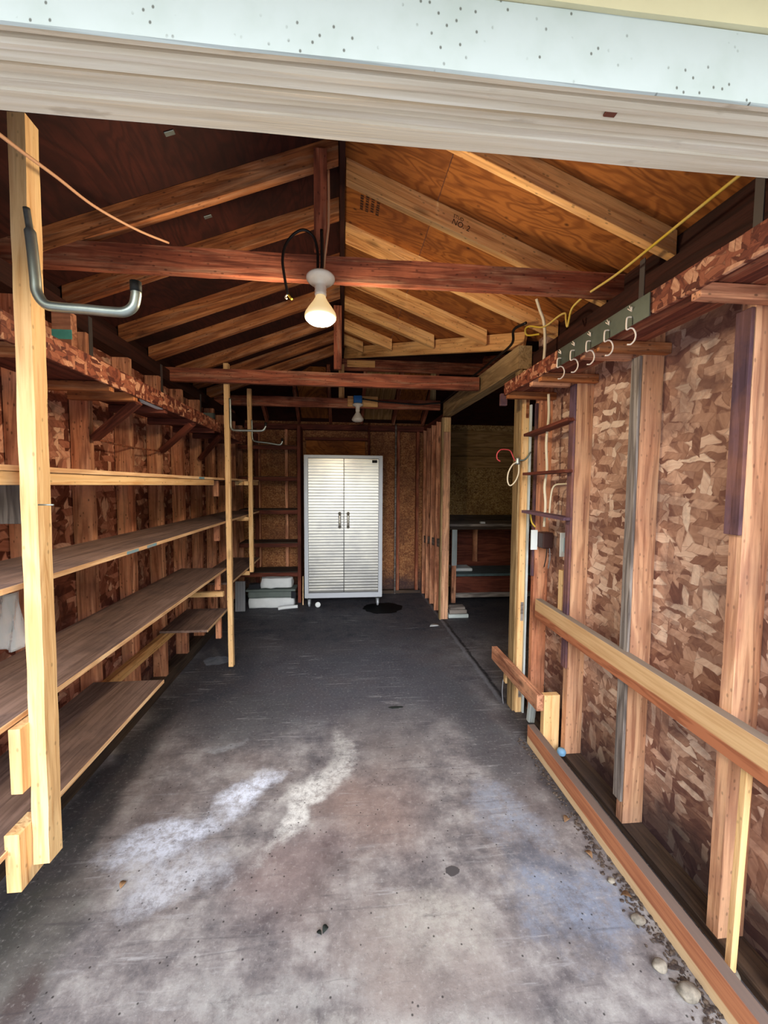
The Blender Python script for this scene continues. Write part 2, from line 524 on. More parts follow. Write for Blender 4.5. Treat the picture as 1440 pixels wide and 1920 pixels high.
    c = N.mix(N.math('MULTIPLY', N.mr(dm, 0.56, 0.7, 0, 0.6), gate), c, '#b9b8bb')
    c = N.mix(N.mr(dm2, 0.58, 0.72, 0, 0.45), c, '#3c3a40')
    c = N.mix(N.mr(fine, 0.55, 0.75, 0, 0.35), c, '#d8d6d4')
    c = N.mix(N.mr(fine, 0.42, 0.28, 0, 0.5), c, '#2b2a2e')
    sv = N.n('ShaderNodeTexVoronoi')
    N.l(P, sv.inputs['Vector'])
    sv.inputs['Scale'].default_value = 26
    c = N.mix(N.mr(sv.outputs['Distance'], 0.06, 0.11, 0.8, 0), c, '#201d1d')
    N.bump(N.math('ADD', mott, N.math('MULTIPLY', fine, 0.4)), 0.35, 0.006)
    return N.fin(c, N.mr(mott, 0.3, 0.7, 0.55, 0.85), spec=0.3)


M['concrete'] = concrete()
M['driveway'] = plain('driveway_concrete', '#b4b2ae', 0.85, 0, 0.3, '#9c9a96', 4)


# ------------------------------------------------------------------ object helpers
def tag(o, label=None, cat=None, group=None, kind=None):
    if label:
        o['label'] = label
    if cat:
        o['category'] = cat
    if group:
        o['group'] = group
    if kind:
        o['kind'] = kind
    return o


def link(o, parent=None):
    COL.objects.link(o)
    if parent:
        o.parent = parent
        o.matrix_parent_inverse = parent.matrix_world.inverted()
    return o


def empty(name, loc=(0, 0, 0), rotz=0.0):
    o = bpy.data.objects.new(name, None)
    o.empty_display_size = 0.05
    o.matrix_world = Matrix.Translation(loc) @ Matrix.Rotation(rotz, 4, 'Z')
    COL.objects.link(o)
    return o


def mesh_obj(name, bm, mat, parent=None, mw=None, smooth=False):
    me = bpy.data.meshes.new(name)
    bm.normal_update()
    bm.to_mesh(me)
    bm.free()
    if mat:
        me.materials.append(mat)
    if smooth:
        for p in me.polygons:
            p.use_smooth = True
    o = bpy.data.objects.new(name, me)
    if mw is not None:
        o.matrix_world = mw
    if parent is not None:
        COL.objects.link(o)
        o.parent = parent
        o.matrix_parent_inverse = parent.matrix_world.inverted()
    else:
        COL.objects.link(o)
    return o


def frame(p, ax, upv=(0, 0, 1)):
    ax = Vector(ax).normalized()
    upv = Vector(upv)
    if abs(ax.dot(upv.normalized())) > 0.98:
        upv = Vector((0, 1, 0)) if abs(ax.y) < 0.9 else Vector((1, 0, 0))
    ay = upv.cross(ax).normalized()
    az = ax.cross(ay).normalized()
    p = Vector(p)
    return Matrix(((ax.x, ay.x, az.x, p.x), (ax.y, ay.y, az.y, p.y), (ax.z, ay.z, az.z, p.z), (0, 0, 0, 1)))


def board(name, p0, p1, w_, h_, mat, parent=None, upv=(0, 0, 1), rough=0.0, bev=0.0015, seg=0):
    """a length of lumber: w_ across, h_ along upv, centred on the line p0-p1"""
    p0 = Vector(p0)
    p1 = Vector(p1)
    L = (p1 - p0).length
    bm = bmesh.new()
    n = max(1, seg)
    ringv = []
    for i in range(n + 1):
        x = -L / 2 + L * i / n
        r = []
        for sy, sz in ((-1, -1), (1, -1), (1, 1), (-1, 1)):
            jy = random.uniform(-rough, rough) if rough else 0
            jz = random.uniform(-rough, rough) if rough else 0
            r.append(bm.verts.new((x, sy * w_ / 2 + jy, sz * h_ / 2 + jz)))
        ringv.append(r)
    for i in range(n):
        for k in range(4):
            a, b = ringv[i], ringv[i + 1]
            bm.faces.new((a[k], b[k], b[(k + 1) % 4], a[(k + 1) % 4]))
    bm.faces.new(ringv[0])
    bm.faces.new(list(reversed(ringv[-1])))
    bmesh.ops.recalc_face_normals(bm, faces=bm.faces)
    if bev and n == 1:
        bmesh.ops.bevel(bm, geom=list(bm.edges), offset=min(bev, w_ * 0.2, h_ * 0.2), segments=1, affect='EDGES')
    return mesh_obj(name, bm, mat, parent, frame((p0 + p1) / 2, p1 - p0, upv))


def box(name, lo, hi, mat, parent=None, bev=0.002, axis='x'):
    """axis-aligned box whose grain runs along axis"""
    lo = Vector(lo)
    hi = Vector(hi)
    c = (lo + hi) / 2
    s = hi - lo
    if axis == 'x':
        return board(name, (lo.x, c.y, c.z), (hi.x, c.y, c.z), s.y, s.z, mat, parent, bev=bev)
    if axis == 'y':
        return board(name, (c.x, lo.y, c.z), (c.x, hi.y, c.z), s.x, s.z, mat, parent, bev=bev)
    return board(name, (c.x, c.y, lo.z), (c.x, c.y, hi.z), s.x, s.y, mat, parent, upv=(0, 1, 0), bev=bev)


def prism(name, pts, thick, mat, mw, parent=None, bev=0.0):
    """polygon in local XZ extruded +-thick/2 along local Y"""
    bm = bmesh.new()
    a = [bm.verts.new((x, -thick / 2, z)) for x, z in pts]
    b = [bm.verts.new((x, thick / 2, z)) for x, z in pts]
    n = len(pts)
    for i in range(n):
        bm.faces.new((a[i], a[(i + 1) % n], b[(i + 1) % n], b[i]))
    bm.faces.new(list(reversed(a)))
    bm.faces.new(b)
    bmesh.ops.recalc_face_normals(bm, faces=bm.faces)
    if bev:
        bmesh.ops.bevel(bm, geom=list(bm.edges), offset=bev, segments=1, affect='EDGES')
    return mesh_obj(name, bm, mat, parent, mw)


def catmull(pts, n=8):
    P = [Vector(p) for p in pts]
    P = [P[0] * 2 - P[1]] + P + [P[-1] * 2 - P[-2]]
    out = []
    for i in range(1, len(P) - 2):
        a, b, c, d = P[i - 1], P[i], P[i + 1], P[i + 2]
        for k in range(n):
            t = k / n
            out.append(0.5 * ((2 * b) + (c - a) * t + (2 * a - 5 * b + 4 * c - d) * t * t + (3 * b - a - 3 * c + d) * t ** 3))
    out.append(P[-2])
    return out


def tube(name, pts, r, mat, parent=None, smooth=True, n=8, sides=10, radii=None):
    path = catmull(pts, n) if smooth else [Vector(p) for p in pts]
    bm = bmesh.new()
    tang = [(path[min(i + 1, len(path) - 1)] - path[max(i - 1, 0)]).normalized() for i in range(len(path))]
    ref = Vector((0, 0, 1)) if abs(tang[0].z) < 0.9 else Vector((1, 0, 0))
    u = (ref - tang[0] * ref.dot(tang[0])).normalized()
    rings = []
    for i, p in enumerate(path):
        u = (u - tang[i] * u.dot(tang[i])).normalized()
        v = tang[i].cross(u)
        rr = r if radii is None else radii(i / (len(path) - 1.0))
        rings.append([bm.verts.new(p + (u * math.cos(2 * math.pi * k / sides) + v * math.sin(2 * math.pi * k / sides)) * rr) for k in range(sides)])
    for i in range(len(rings) - 1):
        for k in range(sides):
            bm.faces.new((rings[i][k], rings[i][(k + 1) % sides], rings[i + 1][(k + 1) % sides], rings[i + 1][k]))
    bm.faces.new(list(reversed(rings[0])))
    bm.faces.new(rings[-1])
    bmesh.ops.recalc_face_normals(bm, faces=bm.faces)
    return mesh_obj(name, bm, mat, parent, smooth=True)


def lathe(name, prof, mat, base, parent=None, sides=32, tilt=None):
    """profile (r, z) turned about local z"""
    bm = bmesh.new()
    rings = []
    for r, z in prof:
        if r < 1e-5:
            rings.append([bm.verts.new((0, 0, z))])
        else:
            rings.append([bm.verts.new((r * math.cos(2 * math.pi * k / sides), r * math.sin(2 * math.pi * k / sides), z)) for k in range(sides)])
    for i in range(len(rings) - 1):
        a, b = rings[i], rings[i + 1]
        for k in range(sides):
            k2 = (k + 1) % sides
            if len(a) == 1 and len(b) == 1:
                continue
            if len(a) == 1:
                bm.faces.new((a[0], b[k2], b[k]))
            elif len(b) == 1:
                bm.faces.new((a[k], a[k2], b[0]))
            else:
                bm.faces.new((a[k], a[k2], b[k2], b[k]))
    bmesh.ops.recalc_face_normals(bm, faces=bm.faces)
    mw = Matrix.Translation(base)
    if tilt is not None:
        mw = mw @ tilt
    return mesh_obj(name, bm, mat, parent, mw, smooth=True)


def struct(o):
    o['kind'] = 'structure'
    return o


ORD = ['first', 'second', 'third', 'fourth', 'fifth', 'sixth', 'seventh', 'eighth', 'ninth', 'tenth', 'eleventh', 'twelfth', 'thirteenth']

# ================================================================== SETTING
RS = 0.38                      # roof slope
RZ = 2.875                     # sheathing height at the ridge


def slab(name, pts, th, mat, up_=(0, 0, 1)):
    """thick sheet over a planar polygon of world points; th is added along up_"""
    c = sum((Vector(p) for p in pts), Vector()) / len(pts)
    ax = (Vector(pts[1]) - Vector(pts[0])).normalized()
    nrm = (Vector(pts[1]) - Vector(pts[0])).cross(Vector(pts[2]) - Vector(pts[1])).normalized()
    mw = frame(c, ax, nrm)
    inv = mw.inverted()
    bm = bmesh.new()
    a = [bm.verts.new(inv @ Vector(p)) for p in pts]
    b = [bm.verts.new(inv @ (Vector(p) + Vector(up_) * th)) for p in pts]
    n = len(pts)
    for i in range(n):
        bm.faces.new((a[i], a[(i + 1) % n], b[(i + 1) % n], b[i]))
    bm.faces.new(list(reversed(a)))
    bm.faces.new(b)
    bmesh.ops.recalc_face_normals(bm, faces=bm.faces)
    return mesh_obj(name, bm, mat, None, mw)


def wallsheet(name, lo, hi, mat):
    lo = Vector(lo)
    hi = Vector(hi)
    bm = bmesh.new()
    bmesh.ops.create_cube(bm, size=1.0)
    for v in bm.verts:
        v.co = Vector((lo[i] + (v.co[i] + 0.5) * (hi[i] - lo[i]) for i in range(3)))
    return struct(mesh_obj(name, bm, mat))


fl = struct(slab('floor', [(-1.5, 0.8, 0), (3.4, 0.8, 0), (3.4, 5.6, 0), (-1.5, 5.6, 0)], 0.12, M['concrete'], (0, 0, -1)))
# bring object coordinates of the slab back to world coordinates for the stain layout
me = fl.data
me.transform(fl.matrix_world)
fl.matrix_world = Matrix.Identity(4)
struct(slab('ground', [(-6, -9, -0.02), (6, -9, -0.02), (6, 0.8, -0.02), (-6, 0.8, -0.02)], 0.1, M['driveway'], (0, 0, -1)))
wallsheet('wall_left', (-1.36, 0.83, 0.0), (-1.335, 5.56, 2.45), M['osb_left'])
wallsheet('wall_right', (1.262, 0.83, 0.0), (1.287, 2.62, 2.42), M['osb_right'])
wallsheet('wall_back', (-1.36, 5.54, 0.0), (1.25, 5.56, 2.5), M['osb_back'])
wallsheet('wall_back.001', (1.25, 5.54, 0.0), (3.3, 5.56, 2.5), M['osb_side'])
wallsheet('wall_side_room', (3.28, 2.6, 0.0), (3.3, 5.56, 2.6), M['osb_side'])
wallsheet('wall_side_front', (1.287, 2.6, 0.0), (3.3, 2.62, 2.6), M['osb_side'])
wallsheet('wall_front', (-1.5, 0.832, 2.15), (1.5, 0.85, 2.95), M['ply_ceiling_dark'])
wallsheet('wall_front.001', (-1.6, 0.80, 0.0), (-1.34, 0.825, 2.95), M['ply_ceiling_dark'])
wallsheet('wall_front.002', (1.262, 0.80, 0.0), (1.6, 0.825, 2.95), M['ply_ceiling_dark'])


def rz(x):
    return RZ - RS * abs(x)


XR = 0.0
VY0, VX0 = 2.40, 1.30          # valley foot on the right wall
VY1 = 4.42                     # valley head on the ridge
E_L = 1.42
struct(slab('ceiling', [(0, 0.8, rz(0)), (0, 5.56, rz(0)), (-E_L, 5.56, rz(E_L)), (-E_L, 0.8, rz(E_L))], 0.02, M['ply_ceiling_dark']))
SE = 0.42                      # plywood seam
struct(slab('ceiling', [(0, 0.8, rz(0)), (SE, 0.8, rz(SE)), (SE, VY1 + (VY0 - VY1) * SE / VX0, rz(SE)), (0, VY1, rz(0))], 0.02, M['ply_ceiling']))
struct(slab('ceiling', [(SE + 0.004, 0.8, rz(SE)), (1.5, 0.8, rz(1.5)), (1.5, 2.33, rz(1.5)), (SE + 0.004, VY1 + (VY0 - VY1) * SE / VX0, rz(SE))], 0.02, M['ply_ceiling']))
# roof of the side wing: front slope, back slope
zf = rz(VX0)
struct(slab('ceiling', [(VX0, VY0, zf), (3.4, VY0, zf), (3.4, VY1, RZ), (0, VY1, RZ)], 0.02, M['ply_ceiling_dark']))
ZB = 2.30
BS = (RZ - ZB) / (5.50 - VY1)
struct(slab('ceiling', [(-1.42, VY1, RZ), (3.4, VY1, RZ), (3.4, 5.60, ZB - BS * 0.1), (-1.42, 5.60, ZB - BS * 0.1)], 0.02, M['ply_ceiling_dark']))
# sills
struct(box('baseboard_left', (-1.335, 0.85, 0.0), (-1.24, 5.5, 0.09), M['sill'], axis='y'))
struct(box('baseboard_right', (1.172, 0.85, 0.0), (1.262, 2.6, 0.035), M['sill'], axis='y'))
struct(box('baseboard_back', (-1.24, 5.45, 0.0), (1.05, 5.54, 0.04), M['sill']))
struct(box('baseboard_side', (1.25, 5.47, 0.0), (3.2, 5.54, 0.06), M['sill']))

# ------------------------------------------------------------------ garage door head
dh = empty('door_header', (0.2, 0.67, 2.09))
tag(dh, 'painted garage door header across the top of the picture, white face over grooved beige underside', 'door header')


def ybeam(name, prof, mat, x0=-1.7, x1=2.0):
    """profile in (y, z) extruded along x"""
    bm = bmesh.new()
    cy = sum(p[0] for p in prof) / len(prof)
    cz = sum(p[1] for p in prof) / len(prof)
    N_ = 24
    rings = []
    for i in range(N_ + 1):
        x = x0 + (x1 - x0) * i / N_
        rings.append([bm.verts.new((x, y - cy, z - cz + 0.0008 * math.sin(i * 1.7 + k))) for k, (y, z) in enumerate(prof)])
    n = len(prof)
    for i in range(N_):
        for k in range(n):
            bm.faces.new((rings[i][k], rings[i + 1][k], rings[i + 1][(k + 1) % n], rings[i][(k + 1) % n]))
    bm.faces.new(rings[0])
    bm.faces.new(list(reversed(rings[-1])))
    bmesh.ops.recalc_face_normals(bm, faces=bm.faces)
    return mesh_obj(name, bm, mat, dh, Matrix.Translation((0, cy, cz)))


f_ = ybeam('fascia_board', [(0.672, 2.096), (0.676, 2.094), (0.676, 2.205), (0.672, 2.205)], M['fascia'])
f_['label'] = 'white speckled face board'
f_ = ybeam('upper_fascia_board', [(0.664, 2.206), (0.690, 2.206), (0.690, 2.34), (0.664, 2.34)], plain('cream_fascia_paint', '#d2caa6', 0.6, 0, 0.3, '#aca282', 6))
f_['label'] = 'cream upper face board'
f_ = ybeam('head_jamb', [(0.6765, 2.099), (0.690, 2.100), (0.6905, 2.116), (0.700, 2.116), (0.7005, 2.103), (0.7065, 2.099), (0.716, 2.099), (0.7165, 2.106), (0.727, 2.101), (0.733, 2.0985), (0.7335, 2.108),
                          (0.742, 2.108), (0.7425, 2.101), (0.755, 2.101), (0.7555, 2.112), (0.759, 2.112), (0.759, 2.14), (0.6765, 2.14)], M['beige'])
f_['label'] = 'beige grooved underside'
f_ = ybeam('inner_casing', [(0.7595, 2.109), (0.768, 2.103), (0.786, 2.1035), (0.787, 2.100), (0.829, 2.101), (0.829, 2.22), (0.7595, 2.22)], M['beige'])
f_ = box('chipped_knot', (0.455, 0.713, 2.0985), (0.476, 0.727, 2.1030), plain('exposed_red_wood', '#6a3a2c', 0.9), dh, bev=0.003)
f_['label'] = 'dark chipped patch in the paint'
struct(box('eave_sky_blocker', (-1.9, 0.10, 2.345), (2.1, 0.66, 2.365), M['beige'], axis='x'))  # eave out of view, added to keep sky light off the fascia

# ================================================================== ROOF FRAMING
FT = 0.089 / math.cos(math.atan(RS))


def rafter(y, side, xe, mat, label, group, mark=False):
    x0, x1 = (0.016, xe)
    L = x1 - x0
    s = side
    # local X runs down the slope
    a = Vector((s * x0, y, rz(x0) - FT / 2))
    b = Vector((s * x1, y, rz(x1) - FT / 2))
    ax = (b - a)
    LL = ax.length
    mw = frame((a + b) / 2, ax, (0, 0, 1))
    k = RS * 0.089 * 0.5
    pts = [(-LL / 2 + k, -0.0445), (LL / 2 + k, -0.0445), (LL / 2 - k, 0.0445), (-LL / 2 - k, 0.0445)]
    o = prism('rafter', pts, 0.038, mat, mw, None, 0.0015)
    tag(o, label, 'rafter', group)
    return o


RY = [1.50, 1.91, 2.35, 2.80, 3.22, 3.65, 4.01]
RL = ['honey coloured rafter nearest the garage door on the right roof slope',
      'long honey rafter on the right slope carrying a grade stamp, beside the ridge post',
      'right-slope rafter whose foot comes out under the near tie beam by the cable bundle',
      'longest of the cut rafters that die against the valley board',
      'second longest of the cut rafters against the valley board',
      'second shortest of the cut rafters against the valley board',
      'shortest cut rafter at the far end of the valley board']
for i, y in enumerate(RY):
    vx = VX0 * (y - VY1) / (VY0 - VY1)
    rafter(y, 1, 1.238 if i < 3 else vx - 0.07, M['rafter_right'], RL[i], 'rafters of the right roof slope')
LY = [1.80, 2.16, 2.65, 3.03, 3.49, 3.87, 4.24]
LL_ = ['broad brown left-slope rafter above the big bent pipe hook, nearest the door',
       'left-slope rafter just above the near tie beam, meeting the short red ridge post',
       'left-slope rafter, first one seen below the near tie beam',
       'left-slope rafter, second one seen below the near tie beam',
       'left-slope rafter, third one seen below the near tie beam',
       'left-slope rafter, fourth one seen below the near tie beam',
       'farthest left-slope rafter, passing behind the middle tie beam']
for i, y in enumerate(LY):
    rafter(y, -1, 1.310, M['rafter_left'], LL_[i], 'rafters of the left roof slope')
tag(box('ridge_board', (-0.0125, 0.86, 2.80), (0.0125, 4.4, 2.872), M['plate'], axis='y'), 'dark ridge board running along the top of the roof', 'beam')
# valley board
va = Vector((1.16, VY1 + (VY0 - VY1) * 1.16 / VX0 - 0.02, 0))
vb = Vector((0.03, VY1 - 0.06, 0))
va.z = rz(va.x) - 0.058
vb.z = rz(vb.x) - 0.058
mw = frame((va + vb) / 2, vb - va, (0, 0, 1))
tag(board('valley_board', va, vb, 0.03, 0.105, M['rafter_right'], upv=(0, 0, 1)), 'wide orange valley board that the cut rafters end against', 'beam')


def tie(y, zb, h, x0, x1, mat, label):
    o = board('tie_beam', (x0, y, zb + h / 2), (x1, y, zb + h / 2), 0.038 if h < .1 else 0.04, h, mat, rough=0.0015, seg=30)
    tag(o, label, 'beam', 'tie beams across the garage')
    return o


tie(1.80, 2.295, 0.098, -1.32, 1.25, M['beam_red'], 'thick dark red tie beam nearest the door, behind the lit bulb')
tie(3.20, 2.196, 0.098, -1.32, 1.06, M['beam_red'], 'reddish knotty tie beam in the middle of the garage')
tie(4.50, 2.275, 0.100, -1.32, 1.06, M['beam_red'], 'far brown tie beam carrying the unlit white lamp')
tag(board('king_post', (-0.088, 1.765, 2.40), (-0.088, 1.765, 2.79), 0.052, 0.03, M['beam_red'], upv=(0, 1, 0)), 'short red post between the ridge and the nearest tie beam', 'post', 'ridge posts')
tag(board('king_post', (-0.035, 3.235, 2.33), (-0.035, 3.235, 2.80), 0.06, 0.038, M['beam_red'], upv=(0, 1, 0)), 'dark post between the ridge and the middle tie beam', 'post', 'ridge posts')
tag(board('king_post', (-0.01, 4.535, 2.375), (-0.01, 4.535, 2.74), 0.06, 0.03, M['rafter_right'], upv=(0, 1, 0)), 'pale post rising from the far tie beam below the ridge', 'post', 'ridge posts')
tag(board('king_post', (1.00, 4.585, 2.376), (1.00, 4.585, 2.72), 0.06, 0.03, M['beam_pale'], upv=(0, 1, 0)), 'pale upright at the right end of the far tie beam', 'post', 'ridge posts')
tag(board('ridge_board', (-0.0, 4.56, 2.745), (3.2, 4.56, 2.745), 0.03, 0.12, M['beam_red']), 'reddish cross ridge board above the far tie beam', 'beam')
tag(box('nailer_block', (0.05, 4.535, 2.72), (0.35, 4.543, 2.79), M['rafter_right']), 'short pale block nailed to the cross ridge board', 'block')
# rafters of the back slope
for i, x in enumerate((-0.95, -0.55, -0.15, 0.25, 0.66, 1.05)):
    ys = {-0.95: 5.15, -0.55: 4.90}.get(x, 4.60)
    a = Vector((x, ys, RZ - BS * (ys - VY1) - 0.055))
    b = Vector((x, 5.44, ZB + BS * 0.06 - 0.055))
    lab = ['back-slope rafter above the built-in shelves, near the left corner', 'back-slope rafter over the right edge of the built-in shelves', 'back-slope rafter above the left half of the metal cabinet',
           'back-slope rafter just behind the unlit lamp', 'back-slope rafter right of the unlit lamp, above the wall pipe', 'back-slope rafter in the corner by the open stud wall'][i]
    tag(board('rafter', a, b, 0.038, 0.085, M['beam_red']), lab, 'rafter', 'rafters of the back roof slope')
for i, (x0, x1) in enumerate(((0.275, 0.635), (0.69, 1.02), (-0.52, -0.18))):
    a = 4.66
    b = 5.46
    za = RZ - BS * (a - VY1) - 0.006
    zb_ = RZ - BS * (b - VY1) - 0.006
    lab = ['pale tan roof sheathing panel between rafters above the unlit lamp', 'brown roof sheathing panel at the right of the back slope', 'dark tan roof sheathing panel left of the unlit lamp'][i]
    o = board('roof_panel', ((x0 + x1) / 2, a, za), ((x0 + x1) / 2, b, zb_), x1 - x0, 0.008, [M['siding'], M['ply_ceiling'], M['ply_ceiling']][i])
    tag(o, lab, 'panel', 'roof panels of the back slope')
# front slope rafters of the side wing
for i, x in enumerate((1.55, 1.95, 2.35, 2.75)):
    a = Vector((x, 2.68, zf - 0.05))
    b = Vector((x, 4.50, RZ - 0.05))
    tag(board('rafter', a, b, 0.038, 0.085, M['beam_red']), 'dark rafter over the side room, ' + ORD[i] + ' counted from the open doorway', 'rafter', 'rafters over the side room')

# top plates
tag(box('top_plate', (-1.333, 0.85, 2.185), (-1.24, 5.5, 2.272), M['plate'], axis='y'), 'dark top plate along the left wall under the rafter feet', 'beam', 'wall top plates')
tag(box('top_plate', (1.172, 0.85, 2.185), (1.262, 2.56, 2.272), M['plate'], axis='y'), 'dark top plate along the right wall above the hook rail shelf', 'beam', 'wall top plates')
tag(box('top_plate', (-1.24, 5.45, 2.165), (1.1, 5.54, 2.235), M['dark_shelf']), 'dark red top plate along the back wall above the cabinet', 'beam', 'wall top plates')
struct(box('shade_strip_right', (1.245, 0.86, 2.273), (1.261, 2.40, 2.388), M['plate'], axis='y'))  # dark strip standing in for the black shade above the right plate
struct(box('shade_strip_left', (-1.334, 0.86, 2.273), (-1.318, 5.0, 2.360), M['plate'], axis='y'))  # shade behind the left rafter feet, put in as a dark strip
# side opening header
tag(board('opening_header', (1.12, 2.50, 2.245), (1.12, 4.42, 2.265), 0.085, 0.14, M['beam_pale'], rough=0.001, seg=16), 'weathered pale header beam over the side room opening', 'beam')
tag(board('top_plate', (1.12, 4.43, 2.20), (1.12, 5.45, 2.20), 0.09, 0.05, M['dark_shelf']), 'dark plate over the open stud partition at the back right', 'beam', 'wall top plates')

# metal straps
for (x, y, z0, z1, lab) in ((-1.2385, 2.23, 2.03, 2.27, 'grey metal strap below the big bent hook on the left plate'),
                            (-1.2385, 3.04, 2.07, 2.27, 'grey metal strap at the second rafter foot on the left plate'),
                            (-1.2385, 3.83, 2.07, 2.24, 'grey metal strap farthest back on the left plate'),
                            (1.1705, 1.568, 2.06, 2.34, 'grey metal strap hanging by the hook rail on the right plate'),
                            (1.1705, 1.108, 2.12, 2.34, 'grey metal strap at the upper right corner of the picture')):
    o = board('metal_strap', (x, y, z0), (x, y, z1), 0.003, 0.028, M['strap'], upv=(0, 1, 0), bev=0)
    tag(o, lab, 'strap', 'rafter tie straps')

# ================================================================== LEFT WALL
for i, y in enumerate([1.00, 1.40, 1.81, 2.21, 2.61, 3.01, 3.41, 3.81, 4.21, 4.61, 5.02, 5.36]):
    o = board('wall_stud', (-1.285, y, 0.09), (-1.285, y, 2.184), 0.088, 0.038, M['stud_left'], upv=(0, 1, 0), rough=0.001, seg=10)
    tag(o, 'rough reddish stud of the left wall behind the shelves, ' + ORD[i] + ' counted from the garage door', 'stud', 'studs of the left wall')
# shelves
SHX0, SHX1 = -1.238, -0.90


def shelf(z, y0, y1, label, x1=SHX1, x0=SHX0, th=0.016):
    e = empty('shelf', ((x0 + x1) / 2, y0, z))
    tag(e, label, 'shelf', 'plywood shelves on the left wall')
    b = box('shelf_board', (x0, y0, z - th), (x1 - 0.004, y1, z), M['shelf_top'], e, axis='y', bev=0.0008)
    c = box('front_edge', (x1 - 0.0039, y0, z - th), (x1, y1, z - 0.0003), M['ply_edge'], e, axis='y', bev=0.0005)
    c['label'] = 'pale cut plywood edge'
    return e


s1 = shelf(1.500, 0.86, 4.60, 'top plywood shelf on the left wall, seen edge on at eye level')
s2 = shelf(1.168, 0.86, 4.60, 'second plywood shelf from the top on the left wall, dusty top')
s3 = shelf(0.802, 0.86, 3.30, 'long dusty plywood shelf at knee height on the left wall, third from the top')
s4 = shelf(0.460, 0.86, 2.14, 'lowest and nearest plywood shelf on the left wall, reddish brown top')
s5 = shelf(0.452, 2.89, 3.40, 'short low plywood shelf piece behind the middle post', x1=-0.92)
s6 = shelf(0.655, 3.42, 4.62, 'far low plywood shelf between the middle and far posts')
n_ = box('nailer', (-0.945, 0.9, 1.445), (-0.907, 3.05, 1.4835), M['post'], s1, axis='y')
n_['label'] = 'square pale strip under the shelf edge'
box('nailer', (-0.945, 3.9, 1.445), (-0.907, 4.6, 1.4835), M['post'], s1, axis='y')
for s_, z in ((s1, 1.482), (s2, 1.150)):
    box('wall_ledger', (-1.239, 0.86, z - 0.04), (-1.205, 4.6, z), M['rafter_left'], s_, axis='y')
box('wall_ledger', (-1.239, 0.86, 0.745), (-1.205, 3.2, 0.784), M['rafter_left'], s3, axis='y')
le = tag(box('ledger_board', (-1.239, 1.5, 0.372), (-1.200, 3.3, 0.430), M['rafter_right'], axis='y'), 'bare tan ledger strip along the left wall between the two lowest shelves', 'board')
for (sh, y, z) in ((s1, 2.72, 1.492), (s2, 2.0, 1.16), (s2, 1.82, 1.16)):
    o = box('paint_mark', (-0.9002, y, z - 0.007), (-0.8992, y + 0.10, z + 0.006), M['blue_paint'], sh, bev=0)
    o['label'] = 'faded blue paint mark on the edge'
# cross cleats on middle posts
tag(box('cross_cleat', (-1.24, 3.19, 0.60), (-0.90, 3.228, 0.637), M['post']), 'pale cross cleat under the far shelf, beside the middle post', 'board')
for z0, z1, n_ in ((1.36, 1.48, 'short grey-brown block under the top shelf by the middle post'), (1.02, 1.15, 'short block under the second shelf by the middle post'),
                   (0.64, 0.78, 'short block above the pale cross cleat by the middle post'), (0.26, 0.43, 'short block hanging under the small low shelf by the middle post')):
    tag(box('support_block', (-0.975, 3.24, z0), (-0.935, 3.2715, z1), M['stud_left'], axis='z'), n_, 'block', 'support blocks at the middle post')
for z0, z1, x0_, n_ in ((1.445, 1.483, -0.99, 'small pale block under the top shelf at the far post'), (1.112, 1.15, -0.98, 'small pale block under the second shelf at the far post'),
                        (0.60, 0.637, -0.98, 'small pale block under the far low shelf at the far post')):
    tag(box('support_block', (x0_, 3.955, z0), (-0.87, 3.975, z1), M['post']), n_, 'block', 'support blocks at the far post')


# posts
def post(y, x, z0, z1, w_, d_, label, lean=0.0):
    o = board('shelf_post', (x, y, z0), (x + lean, y, z1), w_, d_, M['post'], upv=(0, 1, 0), rough=0.0012, seg=26)
    tag(o, label, 'post', 'pale posts holding the left shelves')
    return o


o = board('shelf_post', (-0.846, 1.220, 0.375), (-0.870, 1.290, 2.44), 0.044, 0.052, M['post'], upv=(0, 1, 0), rough=0.0012, seg=26)
tag(o, 'big pale post in the left foreground in front of the shelves', 'post', 'pale posts holding the left shelves')
post(3.29, -0.872, 0.02, 2.36, 0.036, 0.04, 'middle pale post at the far end of the long shelves, reaching the floor')
post(4.00, -0.858, 0.622, 2.335, 0.036, 0.036, 'far pale post that stops short of the floor')
# doubled piece behind the near post
tag(board('support_block', (-0.890, 1.195, 0.335), (-0.890, 1.195, 0.50), 0.038, 0.085, M['post'], upv=(0, 1, 0)), 'pale block hanging lowest beside the foot of the near post', 'block')
tag(board('support_block', (-0.8855, 1.215, 0.60), (-0.8855, 1.215, 0.784), 0.030, 0.085, M['post'], upv=(0, 1, 0)), 'pale block under the knee-high shelf beside the near post', 'block')
tag(tube('nail', [(-0.822, 1.21, 1.392), (-0.780, 1.205, 1.392)], 0.0022, M['galv'], smooth=False), 'bright nail sticking out of the near post', 'nail')
# hanging bits behind near post
tag(board('weathered_plank', (-1.168, 1.60, 1.305), (-1.168, 1.60, 1.478), 0.085, 0.02, M['grey_wood'], upv=(0, 1, 0)), 'weathered grey plank piece below the top shelf at the left edge', 'board')


